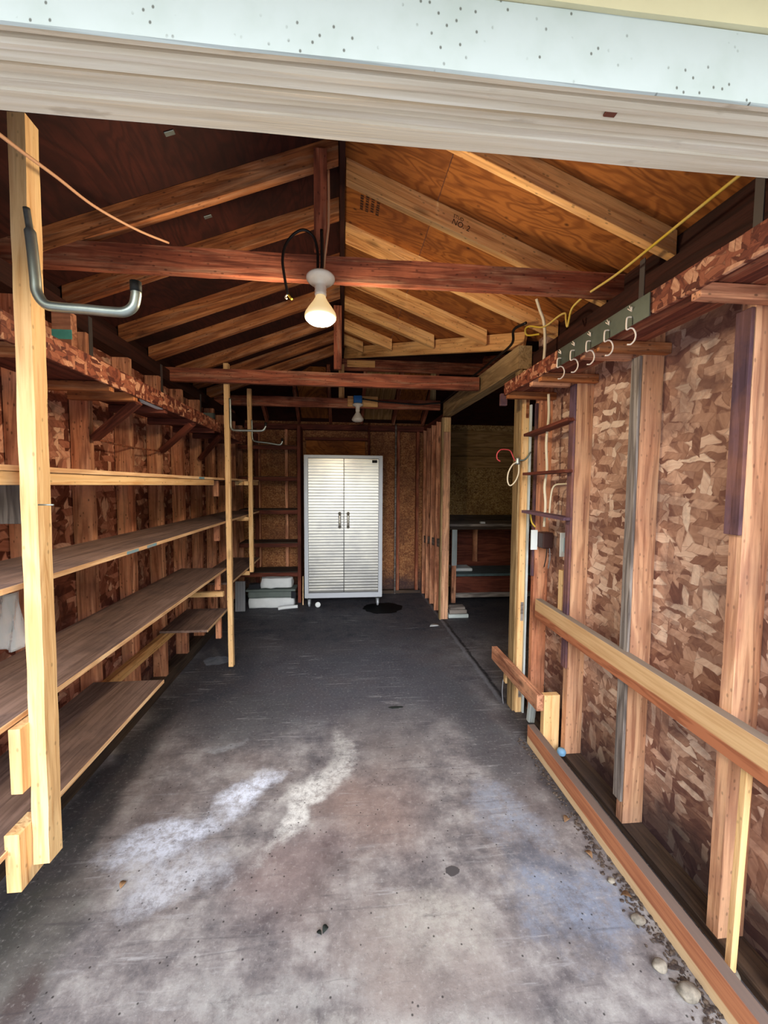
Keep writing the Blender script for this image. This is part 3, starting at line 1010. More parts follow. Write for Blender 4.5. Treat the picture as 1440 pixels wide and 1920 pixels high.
def bag():
    bm = bmesh.new()
    nx, nz = 8, 14
    g = [[None] * (nz + 1) for _ in range(nx + 1)]
    for i in range(nx + 1):
        for j in range(nz + 1):
            x = (i / nx - 0.5) * 0.085
            z = -j / nz * 0.20 - 0.014 * math.sin(i / nx * 3.1)
            g[i][j] = bm.verts.new((x, 0.012 * math.sin(i * 1.3 + j * 0.35), z))
    for i in range(nx):
        for j in range(nz):
            bm.faces.new((g[i][j], g[i + 1][j], g[i + 1][j + 1], g[i][j + 1]))
    o = mesh_obj('plastic_sheet', bm, M['clear'], None, Matrix.Translation((-1.128, 1.50, 1.09)), True)
    sd = o.modifiers.new('thickness', 'SOLIDIFY')
    sd.thickness = 0.001
    tag(o, 'clear crinkled plastic sheet hanging beside the near post', 'plastic sheet')


bag()
bm_ = M['osb_fascia']
# upper OSB shelf
u = empty('upper_shelf', (-1.1, 0.86, 1.85))
tag(u, 'high dark red flake board shelf along the left wall with a front lip', 'shelf')


def osb_lip(name, x, y0, y1, z0, z1, parent, mat):
    # local X runs along the board so the flakes map in its own xz plane
    return board(name, (x, y0, (z0 + z1) / 2), (x, y1, (z0 + z1) / 2), 0.012, z1 - z0, mat, parent, bev=0.001)


osb_lip('front_lip', -0.944, 0.86, 4.3, 1.850, 1.930, u, M['osb_fascia'])
box('shelf_board', (-1.238, 0.86, 1.872), (-0.951, 4.3, 1.884), M['dark_shelf'], u, axis='y', bev=0.0005)
for y in (1.36, 1.83, 2.03, 2.36, 2.80, 3.20, 3.60, 4.0):
    box('cross_cleat', (-1.238, y, 1.832), (-0.951, y + 0.036, 1.870), M['dark_shelf'] if y > 2.2 else M['rafter_left'], u)
for y, yb in ((2.10, 2.20), (2.81, 2.97), (3.45, 3.75)):
    b = board('brace', (-0.967, y, 1.840), (-1.222, yb, 1.675), 0.034, 0.038, M['dark_shelf'], u, upv=(0, 1, 0))
tag(tube('wall_wire', [(-1.232, 2.23, 1.672), (-1.230, 2.6, 1.665), (-1.232, 2.97, 1.675)], 0.005, M['beam_red']), 'thin dark rod between two shelf braces on the left wall', 'rod')
tag(board('pipe_strip', (-0.975, 2.15, 1.856), (-0.975, 2.40, 1.856), 0.03, 0.012, M['white_plastic']), 'white strip tucked under the high left shelf beside the first brace', 'strip', 'white strips under the high shelf')
tag(board('pipe_strip', (-1.09, 3.40, 1.905), (-1.0, 3.40, 1.905), 0.014, 0.014, M['white_plastic']), 'white strip resting on the high left shelf near the middle post', 'strip', 'white strips under the high shelf')
tag(box('painted_block', (-1.2395, 1.95, 2.02), (-1.16, 1.99, 2.186), M['stud_left']), 'block with teal paint above the high left shelf', 'block')
bl = bpy.data.objects['painted_block']
p_ = box('paint_patch', (-1.239, 1.9485, 2.07), (-1.158, 1.9499, 2.11), M['teal_paint'], bl, bev=0)
p_['label'] = 'teal paint'
tag(box('painted_block', (-1.16, 3.64, 1.97), (-1.07, 3.67, 2.05), M['tote']), 'small grey-green block on the high shelf far back', 'block')


# pipe hooks on the posts
def pipehook(pts, r, label, tip=True, flat=True, k=1.0):
    pts = [(a * k, b * k, 1.45 + (c - 1.45) * k) for a, b, c in pts]
    r = r * k
    e = empty('pipe_hook', pts[0])
    tag(e, label, 'hook', 'bent pipe hooks on the shelf posts')
    tube('pipe', pts, r, M['galv'], e, n=10, sides=14, radii=(lambda t: r * (0.62 if t < 0.06 else 1.0)) if flat else None)
    if tip:
        a = Vector(pts[-1])
        tube('rubber_tip', [a + Vector((0, 0, -0.008)), a + Vector((0, 0, 0.02))], r * 1.12, M['rubber'], e, smooth=False)


pipehook([(-0.790, 1.17, 2.14), (-0.782, 1.17, 2.06), (-0.777, 1.17, 1.975), (-0.774, 1.17, 1.935), (-0.755, 1.17, 1.907), (-0.72, 1.17, 1.901), (-0.66, 1.17, 1.899),
          (-0.60, 1.17, 1.896), (-0.565, 1.17, 1.897), (-0.543, 1.17, 1.912), (-0.535, 1.17, 1.94), (-0.535, 1.17, 1.956)], 0.0125, 'big galvanized pipe hook on the near post, bent like an L', k=1.055)
pipehook([(-0.845, 3.27, 2.10), (-0.843, 3.27, 2.0), (-0.842, 3.27, 1.90), (-0.835, 3.27, 1.872), (-0.81, 3.27, 1.862), (-0.72, 3.27, 1.862), (-0.63, 3.27, 1.862), (-0.60, 3.27, 1.870), (-0.585, 3.27, 1.895), (-0.584, 3.27, 1.905)], 0.009,
         'slim galvanized pipe hook on the middle post', flat=False)
pipehook([(-0.835, 3.98, 2.05), (-0.834, 3.98, 1.95), (-0.833, 3.98, 1.89), (-0.822, 3.98, 1.862), (-0.79, 3.98, 1.85), (-0.69, 3.98, 1.84), (-0.60, 3.98, 1.826), (-0.572, 3.98, 1.832), (-0.56, 3.98, 1.855), (-0.56, 3.98, 1.865)], 0.009,
         'slim galvanized pipe hook on the far post', flat=False)
tag(tube('pull_cord', [(-0.70, 0.90, 2.15), (-0.72, 1.05, 2.195), (-0.735, 1.2, 2.24), (-0.75, 1.40, 2.293), (-0.72, 1.6, 2.345), (-0.684, 1.775, 2.402)], 0.0042, M['tan_cable']), 'slack tan cord from the door header up to the near tie beam', 'cord')

# ================================================================== LAMPS
def lamp(base, sc_, lit, label, tiltdeg=0):
    bx_, by_, bz_ = base
    e = empty('ceiling_lamp', base)
    tag(e, label, 'lamp', 'porcelain lampholders with reflector bulbs')
    T = Matrix.Rotation(math.radians(tiltdeg), 4, 'X')
    S = sc_
    lathe('lampholder', [(0.0, 0.012 * S), (0.05 * S, 0.012 * S), (0.057 * S, 0.004 * S), (0.056 * S, -0.004 * S), (0.045 * S, -0.014 * S), (0.024 * S, -0.024 * S), (0.022 * S, -0.034 * S), (0.024 * S, -0.038 * S), (0.021 * S, -0.044 * S),
                         (0.024 * S, -0.05 * S), (0.022 * S, -0.056 * S), (0.024 * S, -0.062 * S), (0.021 * S, -0.072 * S), (0.0, -0.072 * S)], M['porcelain'], base, e, tilt=T)
    b = lathe('bulb', [(0.0, -0.066 * S), (0.019 * S, -0.066 * S), (0.021 * S, -0.078 * S), (0.03 * S, -0.095 * S), (0.048 * S, -0.122 * S), (0.060 * S, -0.142 * S), (0.0625 * S, -0.152 * S), (0.0615 * S, -0.16 * S), (0.0575 * S, -0.164 * S)], M['lit_glass'] if lit else M['porcelain'], base, e, tilt=T)
    g = lathe('bulb_face', [(0.0575 * S, -0.1641 * S), (0.05 * S, -0.1715 * S), (0.03 * S, -0.178 * S), (0.0, -0.181 * S)], M['glow'] if lit else M['porcelain'], base, e, tilt=T)
    g['label'] = 'glowing frosted lens' if lit else 'frosted lens, unlit'
    return e


lamp((-0.086, 1.715, 2.268), 1.0, True, 'lit reflector bulb in a white porcelain holder under the near tie beam', -6)
pl = bpy.data.lights.new('bulb_light', 'POINT')
pl.energy = 28.0
pl.color = (1.0, 0.80, 0.52)
pl.shadow_soft_size = 0.05
po = bpy.data.objects.new('bulb_light', pl)
COL.objects.link(po)
po.location = (-0.086, 1.70, 2.03)
l2 = lamp((0.160, 4.40, 2.293), 1.0, False, 'unlit white reflector lamp on the far tie beam')
bb = box('junction_box', (0.115, 4.36, 2.305), (0.205, 4.44, 2.385), M['blue_plastic'], l2, bev=0.008)
bb['label'] = 'blue plastic junction box'
tag(box('mounting_plate', (0.055, 4.444, 2.285), (0.375, 4.478, 2.392), M['rafter_right']), 'pale wooden plate behind the blue junction box', 'board')
# cables at the lit lamp
tag(tube('power_cable', [(-0.10, 1.73, 2.285), (-0.098, 1.735, 2.33), (-0.100, 1.74, 2.39), (-0.115, 1.738, 2.44), (-0.150, 1.735, 2.462), (-0.190, 1.735, 2.445), (-0.224, 1.735, 2.40), (-0.236, 1.73, 2.34), (-0.228, 1.73, 2.27), (-0.216, 1.73, 2.205)], 0.0055, M['black_cable']),
    'black cable looping up from the lit lamp and hanging left with bare ends', 'cable')
pc = bpy.data.objects['power_cable']
tube('stripped_wire', [(-0.216, 1.73, 2.208), (-0.207, 1.725, 2.195), (-0.199, 1.72, 2.186)], 0.004, M['yellow_cable'], pc)
tube('stripped_wire', [(-0.218, 1.73, 2.208), (-0.226, 1.725, 2.195), (-0.219, 1.72, 2.187)], 0.003, M['white_cable'], pc)
tag(tube('power_cable', [(-0.055, 1.742, 2.70), (-0.054, 1.74, 2.52), (-0.060, 1.735, 2.44), (-0.070, 1.73, 2.36), (-0.075, 1.725, 2.285)], 0.0048, M['tan_cable']), 'tan cable running down the short ridge post to the lit lamp', 'cable')
tag(tube('power_cable', [(-0.082, 1.722, 2.46), (-0.080, 1.720, 2.38), (-0.084, 1.715, 2.30), (-0.115, 1.71, 2.290)], 0.0065, M['black_cable']), 'short thick black cable entering the top of the lit lamp', 'cable')

# ================================================================== RIGHT WALL
RST = [(1.12, 'pinkish right-wall stud at the right edge of the picture, purple strip beside it'), (1.565, 'broad pinkish stud in the middle of the right wall'),
       (2.02, 'pinkish right-wall stud beside the small rack and switches'), (2.43, 'reddish right-wall stud next to the doorway, behind the white cable')]
for i, (y, lab) in enumerate(RST):
    o = board('wall_stud', (1.217, y, 0.035), (1.217, y, 2.184), 0.088, 0.04, M['stud_right'] if i < 3 else M['stud_left'], upv=(0, 1, 0), rough=0.001, seg=12)
    tag(o, lab, 'stud', 'studs of the right wall')
tag(board('wall_stud', (1.30 - 0.083, 0.87, 0.035), (1.217, 0.87, 2.184), 0.088, 0.04, M['stud_right'], upv=(0, 1, 0)), 'pinkish right-wall stud right beside the garage door', 'stud', 'studs of the right wall')
# stained strips on the near faces of studs
tag(board('nailing_strip', (1.1655, 1.124, 1.31), (1.1655, 1.124, 1.965), 0.012, 0.050, M['stud_purple'], upv=(0, 1, 0)), 'purple stained strip on the stud at the right edge', 'strip', 'stained strips on right-wall studs')
tag(board('nailing_strip', (1.1655, 1.570, 0.13), (1.1655, 1.570, 1.965), 0.012, 0.048, M['grey_wood'], upv=(0, 1, 0)), 'grey weathered strip beside the middle right-wall stud', 'strip', 'stained strips on right-wall studs')
tag(board('nailing_strip', (1.1655, 2.024, 0.5), (1.1655, 2.024, 1.965), 0.012, 0.046, M['stud_purple'], upv=(0, 1, 0)), 'purple strip beside the stud that holds the small rack', 'strip', 'stained strips on right-wall studs')
# doorway framing
tag(board('door_post', (1.125, 2.515, 0.0), (1.125, 2.515, 2.16), 0.038, 0.085, M['post'], upv=(0, 1, 0)), 'pale yellow door post at the near side of the opening', 'post')
tag(board('door_post', (1.098, 2.535, 0.0), (1.098, 2.535, 2.17), 0.012, 0.085, M['beam_pale'], upv=(0, 1, 0)), 'thin weathered board on the left of the yellow door post', 'post')
dp = bpy.data.objects['door_post']
for z, n_ in ((1.93, 'reddish hinge mortise'), (0.66, 'dark hinge mortise'), (0.16, 'green latch mark')):
    m_ = box('hinge_mortise', (1.122, 2.4705, z - 0.06), (1.140, 2.4724, z + 0.06), M['rafter_left'] if z > 1 else M['grey_wood'], dp, bev=0)
    m_['label'] = n_
tag(board('edge_strip', (1.152, 2.470, 0.0), (1.152, 2.470, 1.95), 0.012, 0.02, M['white_wood'], upv=(0, 1, 0)), 'white painted strip on the right of the yellow door post', 'strip')
tag(board('conduit_boot', (1.155, 2.36, 0.0), (1.165, 2.36, 0.13), 0.045, 0.04, M['white_wood'], upv=(0, 1, 0), bev=0.008), 'chipped white stub on the floor at the foot of the doorway stud', 'block')

# upper shelf on the right
ru = empty('upper_shelf', (1.1, 0.86, 1.99))
tag(ru, 'high flake board shelf along the right wall carrying the hook rail', 'shelf')
osb_lip('front_lip', 0.956, 0.84, 2.40, 1.985, 2.055, ru, M['osb_fascia'])
for i in range(4):
    box('shelf_board', (0.964 + i * 0.05, 0.84, 2.008), (1.011 + i * 0.05, 2.40, 2.022), M['beam_red'] if i % 2 else M['dark_shelf'], ru, axis='y', bev=0.002)
for i, y in enumerate((1.060, 1.508, 1.60, 1.963, 2.06, 2.370)):
    box('cross_cleat', (0.964, y, 1.966), (1.262 if i in (0, 1, 3, 5) else 1.171, y + 0.034, 2.006), M['rafter_left'] if i % 2 else M['stud_left'], ru)
tag(box('support_block', (0.935, 2.405, 1.93), (0.975, 2.43, 2.0), M['stud_purple']), 'purple block at the far end of the high right shelf', 'block')
# hook rail
hr = empty('hook_rail', (0.95, 1.5, 2.0))
tag(hr, 'dark galvanized hook rail screwed to the lip of the high right shelf', 'rail')
bm = bmesh.new()
ya, yb = 1.225, 1.775
prof = [(0.9475, 2.05), (0.9455, 2.045), (0.9455, 2.000), (0.9475, 1.980), (0.9425, 1.979), (0.9425, 2.051)]
L_ = []
for yy in (ya, yb):
    L_.append([bm.verts.new((a, yy, b - 0.003 * (yy - ya))) for a, b in prof])
for k in range(6):
    bm.faces.new((L_[0][k], L_[0][(k + 1) % 6], L_[1][(k + 1) % 6], L_[1][k]))
bm.faces.new(L_[0])
bm.faces.new(list(reversed(L_[1])))
bmesh.ops.recalc_face_normals(bm, faces=bm.faces)
mesh_obj('rail_plate', bm, M['galv_dark'], hr)
HK = [(1.305, 'nearest'), (1.420, 'second from the near end'), (1.530, 'middle'), (1.640, 'second from the far end'), (1.745, 'farthest')]
for y, nm in HK:
    z0 = 2.002
    s_ = 0.86
    pts = [(0.944, y, z0 + 0.004), (0.934, y, z0 + 0.004), (0.927, y, z0 - 0.002), (0.926, y, z0 - 0.028), (0.929, y, z0 - 0.036), (0.940, y, z0 - 0.031), (0.952, y, z0 - 0.034),
           (0.960, y, z0 - 0.05), (0.957, y, z0 - 0.068), (0.945, y, z0 - 0.082), (0.932, y, z0 - 0.084)]
    hk = tube('coat_hook', pts, 0.0026, M['hook_cream'], None)
    tag(hk, 'cream wire hook on the hook rail, ' + nm + ' of the five', 'hook', 'hooks on the hook rail')
    for dy, dz, sx_ in ((-0.008, 0.014, 1), (0.006, 0.016, -1), (0.0, 0.022, 1)):
        tube('prong', [(0.943, y, z0 + 0.022), (0.934, y + dy * 1.4, z0 + 0.018 + dz)], 0.0016, M['hook_cream'], hk, smooth=False, sides=6)


# cables on the right
tag(tube('yellow_cable', [(1.07, 0.86, 2.30), (1.08, 1.0, 2.30), (1.10, 1.12, 2.318), (1.10, 1.40, 2.31), (1.09, 1.60, 2.298), (1.09, 1.80, 2.31), (1.085, 1.88, 2.305), (1.08, 1.92, 2.285), (1.07, 1.93, 2.215), (1.078, 1.96, 2.26), (1.09, 1.99, 2.30), (1.09, 2.05, 2.312), (1.075, 2.13, 2.30), (1.07, 2.20, 2.31), (1.045, 2.28, 2.345), (1.045, 2.34, 2.352), (1.065, 2.36, 2.325), (1.095, 2.27, 2.300)],
         0.005, M['yellow_cable']), 'yellow cable draped along the top of the right wall', 'cable')
tag(tube('white_cable', [(1.02, 2.16, 2.44), (1.045, 2.17, 2.39), (1.075, 2.18, 2.33), (1.085, 2.18, 2.22), (1.08, 2.18, 2.10)], 0.008, M['white_cable']), 'pair of ivory cables standing up above the high right shelf', 'cable')
tag(tube('white_cable', [(1.155, 2.26, 1.97), (1.160, 2.26, 1.85), (1.150, 2.26, 1.70), (1.158, 2.26, 1.55), (1.148, 2.26, 1.45), (1.156, 2.26, 1.35), (1.152, 2.26, 1.22)], 0.0075, M['white_cable']), 'white cable running down the right wall behind the small rack', 'cable')
tag(tube('white_cable', [(1.17, 2.24, 1.26), (1.175, 2.235, 1.40), (1.185, 2.22, 1.455), (1.21, 2.18, 1.465), (1.245, 2.09, 1.465)], 0.005, M['white_cable']), 'short white cable arching to the right switch', 'cable')
tag(tube('yellow_cable', [(1.115, 2.36, 1.30), (1.125, 2.36, 1.24), (1.14, 2.34, 1.21)], 0.005, M['yellow_cable']), 'short yellow cable entering the brown box', 'cable')
tag(tube('black_cable', [(1.02, 2.28, 2.362), (1.00, 2.40, 2.366), (1.05, 2.55, 2.335), (1.06, 2.9, 2.34), (1.06, 3.4, 2.345), (1.065, 3.9, 2.345), (1.07, 4.25, 2.345), (1.06, 4.40, 2.34), (0.95, 4.44, 2.335), (0.8, 4.44, 2.32), (0.6, 4.44, 2.33), (0.4, 4.43, 2.34), (0.21, 4.40, 2.355)],
         0.008, M['black_cable']), 'black cable running over the opening header to the unlit lamp', 'cable')
# rack of three slats
rk = empty('wall_rack', (1.13, 2.2, 1.28))
tag(rk, 'small dark wall rack of three slats beside the doorway', 'rack')
for z0, z1, n_ in ((1.755, 1.790, 'reddish top slat'), (1.525, 1.530, 'reddish middle slat'), (1.300, 1.285, 'purple grey bottom slat')):
    o = board('slat', (1.11, 2.40, z0), (1.155, 2.00, z1), 0.07, 0.016, M['stud_purple'] if z0 < 1.4 else M['dark_shelf'], rk)
    o['label'] = n_
board('upright', (1.165, 2.42, 0.9), (1.165, 2.42, 1.95), 0.014, 0.02, M['stud_purple'], rk, upv=(0, 1, 0))
# switches
sw = empty('light_switch', (1.16, 2.38, 1.06))
tag(sw, 'brown electrical box with a blank white plate, nearer the doorway', 'switch box', 'electrical boxes by the doorway')
box('cover_plate', (1.127, 2.365, 1.07), (1.168, 2.372, 1.19), M['white_plastic'], sw, bev=0.002)
box('electrical_box', (1.170, 2.30, 1.085), (1.235, 2.378, 1.18), M['brown_box'], sw, bev=0.006)
tube('loose_wire', [(1.19, 2.29, 1.09), (1.185, 2.29, 1.03), (1.175, 2.29, 0.98)], 0.003, M['black_cable'], sw)
tube('loose_wire', [(1.205, 2.29, 1.09), (1.21, 2.29, 1.03), (1.20, 2.29, 0.97)], 0.003, M['grey_metal'], sw)
sw = empty('light_switch', (1.22, 2.18, 1.06))
tag(sw, 'white switch plate on the inner side of the rack stud, right of the brown box', 'switch box', 'electrical boxes by the doorway')
p_ = box('cover_plate', (1.205, 2.172, 1.06), (1.25, 2.180, 1.195), M['white_plastic'], sw, bev=0.002)
box('rocker', (1.221, 2.168, 1.09), (1.235, 2.1725, 1.165), plain('pale_grey_rocker', '#c4d4d8', 0.4), p_, bev=0.001)
box('electrical_box', (1.225, 2.10, 1.08), (1.258, 2.170, 1.17), plain('pale_blue_box', '#8fa6bd', 0.5), sw, bev=0.004)
# clamp, red wire and cream loop
cl = empty('wire_bundle', (1.06, 2.46, 1.63))
tag(cl, 'metal clamp on the door post holding a red wire hook and a cream loop', 'wire bundle')
tube('red_hook', [(1.06, 2.46, 1.60), (1.04, 2.45, 1.625), (1.015, 2.44, 1.665), (0.98, 2.43, 1.672), (0.945, 2.42, 1.668), (0.925, 2.42, 1.645), (0.926, 2.42, 1.615), (0.945, 2.42, 1.60)], 0.0035, M['red_wire'], cl)
tube('cream_loop', [(1.065, 2.45, 1.60), (1.03, 2.44, 1.58), (1.005, 2.44, 1.53), (1.003, 2.44, 1.48), (1.02, 2.44, 1.455), (1.05, 2.44, 1.48), (1.07, 2.44, 1.53), (1.075, 2.45, 1.59)], 0.004, M['white_cable'], cl)
lathe('clamp', [(0, 0), (0.016, 0), (0.018, 0.01), (0.012, 0.03), (0.016, 0.04), (0, 0.04)], M['galv'], (1.068, 2.455, 1.585), cl, sides=12)
tube('clamp_arm', [(1.07, 2.455, 1.61), (1.11, 2.44, 1.615), (1.14, 2.43, 1.66)], 0.005, M['galv_dark'], cl)


# rails: pale above, red heartwood below
def rail_mat(name, top, low, dust):
    N = NT(name)
    v, rnd, raw = objvec(N)
    s_ = N.n('ShaderNodeSeparateXYZ')
    N.l(raw, s_.inputs[0])
    g = N.noise(N.mapping(raw, scale=(1.1, 9, 9)), 1, 4, 0.5)
    f = N.noise(N.mapping(raw, scale=(3, 70, 70)), 1, 4, 0.6)
    rings = N.mr(N.math('SINE', N.math('MULTIPLY', g, 70)), 0.0, 1.0)
    c1 = N.ramp(f, [(0.3, top[1]), (0.6, top[0])])
    c2 = N.mix(N.math('MULTIPLY', rings, 0.5), low[0], low[1])
    h = N.math('ADD', s_.outputs[2], N.math('MULTIPLY', N.math('SUBTRACT', g, 0.5), 0.05))
    c = N.mix(N.mr(h, -0.016, -0.010), c2, c1)
    if dust:
        gm = N.n('ShaderNodeNewGeometry')
        tr = N.n('ShaderNodeSeparateXYZ')
        N.l(gm.outputs['Normal'], tr.inputs[0])
        c = N.mix(N.mr(tr.outputs[2], 0.6, 0.9, 0, 0.85), c, dust)
    N.bump(f, 0.25, 0.003)
    return N.fin(c, 0.75)


RM = rail_mat('two_tone_rail_wood', ('#e2bb8c', '#cc9e70'), ('#b87452', '#7c3f2a'), '#77726f')
RM2 = rail_mat('two_tone_low_rail_wood', ('#c4825e', '#a3644a'), ('#e8c8a0', '#dcb68c'), '#66625f')
tag(board('wall_rail', (1.151, 2.30, 0.733), (1.151, 0.84, 0.705), 0.038, 0.115, RM), 'two-tone rail nailed across the right-wall studs at waist height', 'rail', 'rails along the right wall')
tag(board('wall_rail', (1.060, 2.16, 0.055), (1.060, 0.84, 0.055), 0.040, 0.110, RM2), 'long two-tone board lying on edge on the floor along the right wall', 'rail', 'rails along the right wall')
tag(board('wall_rail', (1.060, 2.74, 0.287), (1.060, 2.06, 0.287), 0.038, 0.09, M['stud_left']), 'short low reddish rail reaching into the side doorway', 'rail', 'rails along the right wall')
tag(board('support_block', (1.125, 2.075, 0.0), (1.125, 2.075, 0.328), 0.088, 0.038, M['post'], upv=(0, 1, 0)), 'pale upright block holding the near end of the short low rail', 'block')
tag(board('support_block', (1.125, 2.62, 0.165), (1.09, 2.62, 0.165), 0.038, 0.075, M['post'], upv=(0, 0, 1)), 'small pale block under the far end of the short low rail', 'block')
tag(board('support_block', (1.215, 2.10, 0.70), (1.215, 2.10, 1.0), 0.088, 0.036, M['post'], upv=(0, 1, 0)), 'pale upright block behind the waist-high rail', 'block')
tag(tube('wire_stub', [(1.072, 2.60, 0.16), (1.06, 2.58, 0.08), (1.065, 2.57, 0.006)], 0.003, M['grey_metal']), 'thin grey wire dropping to the floor at the side doorway', 'wire')
tag(board('leaning_stick', (1.135, 1.02, 0.035), (1.160, 1.030, 0.66), 0.020, 0.020, M['post'], upv=(0, 1, 0)), 'slim pale stick leaning against the rail at the right edge', 'stick')
tag(lathe('bolt_cap', [(0, 0.03), (0.018, 0.028), (0.024, 0.015), (0.02, 0)], plain('sky_blue_cap', '#7eb0d8', 0.5), (1.155, 2.0, 0.035), sides=14), 'small pale blue cap on the sill beside the stud', 'cap')

# ================================================================== PARTITION AND SIDE ROOM
for i, (y, lab) in enumerate(((4.36, 'near stud of the open partition, new pale piece at its top'), (4.68, 'second stud of the open partition at the back right'), (4.95, 'third stud of the open partition at the back right'),
                              (5.20, 'fourth stud of the open partition at the back right'), (5.44, 'last stud of the open partition in the corner'))):
    o = board('partition_stud', (1.105, y, 0.0), (1.105, y, 2.18 if i else 2.02), 0.078, 0.038, M['stud_left'] if i else M['stud_right'], upv=(0, 1, 0), rough=0.001, seg=10)
    tag(o, lab, 'stud', 'studs of the open partition')
tag(box('post_splice', (1.066, 4.338, 2.022), (1.144, 4.38, 2.175), M['post'], axis='z'), 'pale yellow splice block at the head of the partition post', 'block')
tag(board('edge_strip', (1.056, 4.35, 0.0), (1.056, 4.35, 2.17), 0.016, 0.06, M['beam_pale'], upv=(0, 1, 0)), 'thin pale board on the left face of the partition post', 'strip')
tag(board('blocking', (1.10, 4.40, 0.82), (1.10, 5.42, 0.74), 0.03, 0.09, M['grey_wood']), 'grey block between the partition studs at knee height', 'block')
struct(wallsheet('wall_partition', (1.16, 4.44, 0.0), (1.175, 5.54, 2.18), M['siding']))

# side room back wall boards
for i, (z0, z1) in enumerate(((1.98, 2.20), (1.86, 1.975), (1.70, 1.855))):
    tag(box('siding_board', (1.18, 5.50, z0), (3.2, 5.53, z1), M['siding']), 'tan siding board high on the side room wall, ' + ['top', 'middle', 'bottom'][i] + ' of three', 'board', 'siding boards in the side room')
wb = empty('workbench', (2.0, 4.95, 0))
tag(wb, 'old workbench with a lower shelf in the side room', 'workbench')
box('bench_top', (1.19, 4.93, 0.955), (3.1, 5.48, 0.985), M['grey_wood'], wb)
box('apron', (1.19, 4.95, 0.915), (3.1, 4.975, 0.954), M['sill'], wb)
box('backsplash', (1.19, 5.44, 0.986), (3.1, 5.48, 1.06), M['sill'], wb)
o = box('leg', (1.345, 4.94, 0.0), (1.40, 4.99, 0.914), M['stud_left'], wb, axis='z')
o2 = box('paint_sleeve', (1.341, 4.936, 0.47), (1.404, 4.941, 0.914), M['white_wood'], o, axis='z', bev=0)
o2['label'] = 'white painted upper part of the leg'
box('leg', (1.76, 5.40, 0.43), (1.82, 5.44, 0.95), M['stud_left'], wb, axis='z')
box('lower_shelf', (1.40, 4.95, 0.33), (3.1, 5.48, 0.36), plain('grey_blue_paint', '#5b7076', 0.6, 0, 0.6, '#39454a', 10), wb)
box('lower_front', (1.40, 4.93, 0.13), (3.1, 4.949, 0.33), M['dark_shelf'], wb)
box('kick_board', (1.40, 4.96, 0.06), (3.1, 4.98, 0.129), M['grey_wood'], wb)
box('back_panel', (1.40, 5.46, 0.36), (3.1, 5.475, 0.95), M['dark_shelf'], wb)
tag(box('paper_sheet', (1.41, 5.1, 0.362), (1.66, 5.35, 0.40), M['paper'], bev=0.01), 'white box lid on the lower bench shelf', 'box lid')
tag(box('paper_scrap', (1.70, 4.94, 0.986), (1.76, 4.99, 1.012), M['paper'], bev=0.01), 'pale scrap lying on the workbench top', 'scrap')
for i in range(3):
    z = [0.0, 0.045, 0.095][i]
    tag(box('scrap_board', (1.16 + 0.01 * i, 4.36 - 0.0 * i, z), (1.385 - 0.02 * i, 4.47, z + [0.04, 0.045, 0.03][i]), M['grey_wood'] if i else M['white_wood'], bev=0.004),
        'grey scrap board piled behind the partition post, ' + ['bottom', 'middle', 'top'][i] + ' of three', 'board', 'scrap boards behind the partition post')

# ================================================================== BACK WALL
for i, (x, lab) in enumerate(((-1.07, 'back wall stud at the left, behind the built-in shelves'), (-0.72, 'back wall stud in the middle of the built-in shelves'), (0.52, 'back wall stud just right of the metal cabinet'), (0.74, 'back wall stud with a conduit beside it'),
                              (1.00, 'back wall stud in the right corner'))):
    if i == 2:
        continue
    tag(board('wall_stud', (x, 5.50, 0.04), (x, 5.50, 2.164), 0.038, 0.075, M['stud_left'] if i < 2 else M['beam_red'], upv=(0, 1, 0)), lab, 'stud', 'studs of the back wall')
tag(tube('wall_conduit', [(0.70, 5.44, 0.0), (0.70, 5.44, 1.2), (0.70, 5.44, 2.25)], 0.012, M['grey_wood'], smooth=False), 'thin conduit running up the back wall right of the cabinet', 'conduit')
tag(tube('wall_conduit', [(0.345, 5.44, 1.85), (0.345, 5.44, 2.26)], 0.014, M['dark_shelf'], smooth=False), 'short dark conduit above the right half of the cabinet', 'conduit')
tag(box('infill_panel', (-0.47, 5.49, 1.82), (0.30, 5.52, 2.03), M['ply_ceiling'], bev=0.002), 'orange-brown panel on the back wall just above the cabinet', 'panel')
tag(box('wall_blocking', (-0.48, 5.46, 2.035), (0.33, 5.53, 2.07), M['dark_shelf']), 'dark cross block above the orange panel on the back wall', 'block')
# built-in shelf unit
bu = empty('shelving_unit', (-0.9, 5.10, 0))
tag(bu, 'dark red built-in shelving unit in the back left corner', 'shelving unit')
box('side_panel', (-0.545, 5.10, 0.0), (-0.505, 5.45, 2.165), M['dark_shelf'], bu, axis='z')
for z in (1.93, 1.553, 1.152, 0.747, 0.385):
    box('shelf_board', (-1.239, 5.12, z - 0.02), (-0.546, 5.45, z), M['sill'], bu)
    box('front_strip', (-1.239, 5.10, z - 0.055), (-0.546, 5.119, z - 0.008), M['dark_shelf'], bu)
box('divider', (-1.11, 5.40, 0.0), (-1.07, 5.45, 2.1), M['dark_shelf'], bu, axis='z')

# ------------------------------------------------------------------ metal cabinet
cb = empty('storage_cabinet', (0.02, 5.1, 0))
tag(cb, 'tall stainless steel cabinet with two ribbed doors against the back wall', 'cabinet')
CX0, CX1, CY, CZ0, CZ1 = -0.443, 0.473, 4.87, 0.115, 1.800


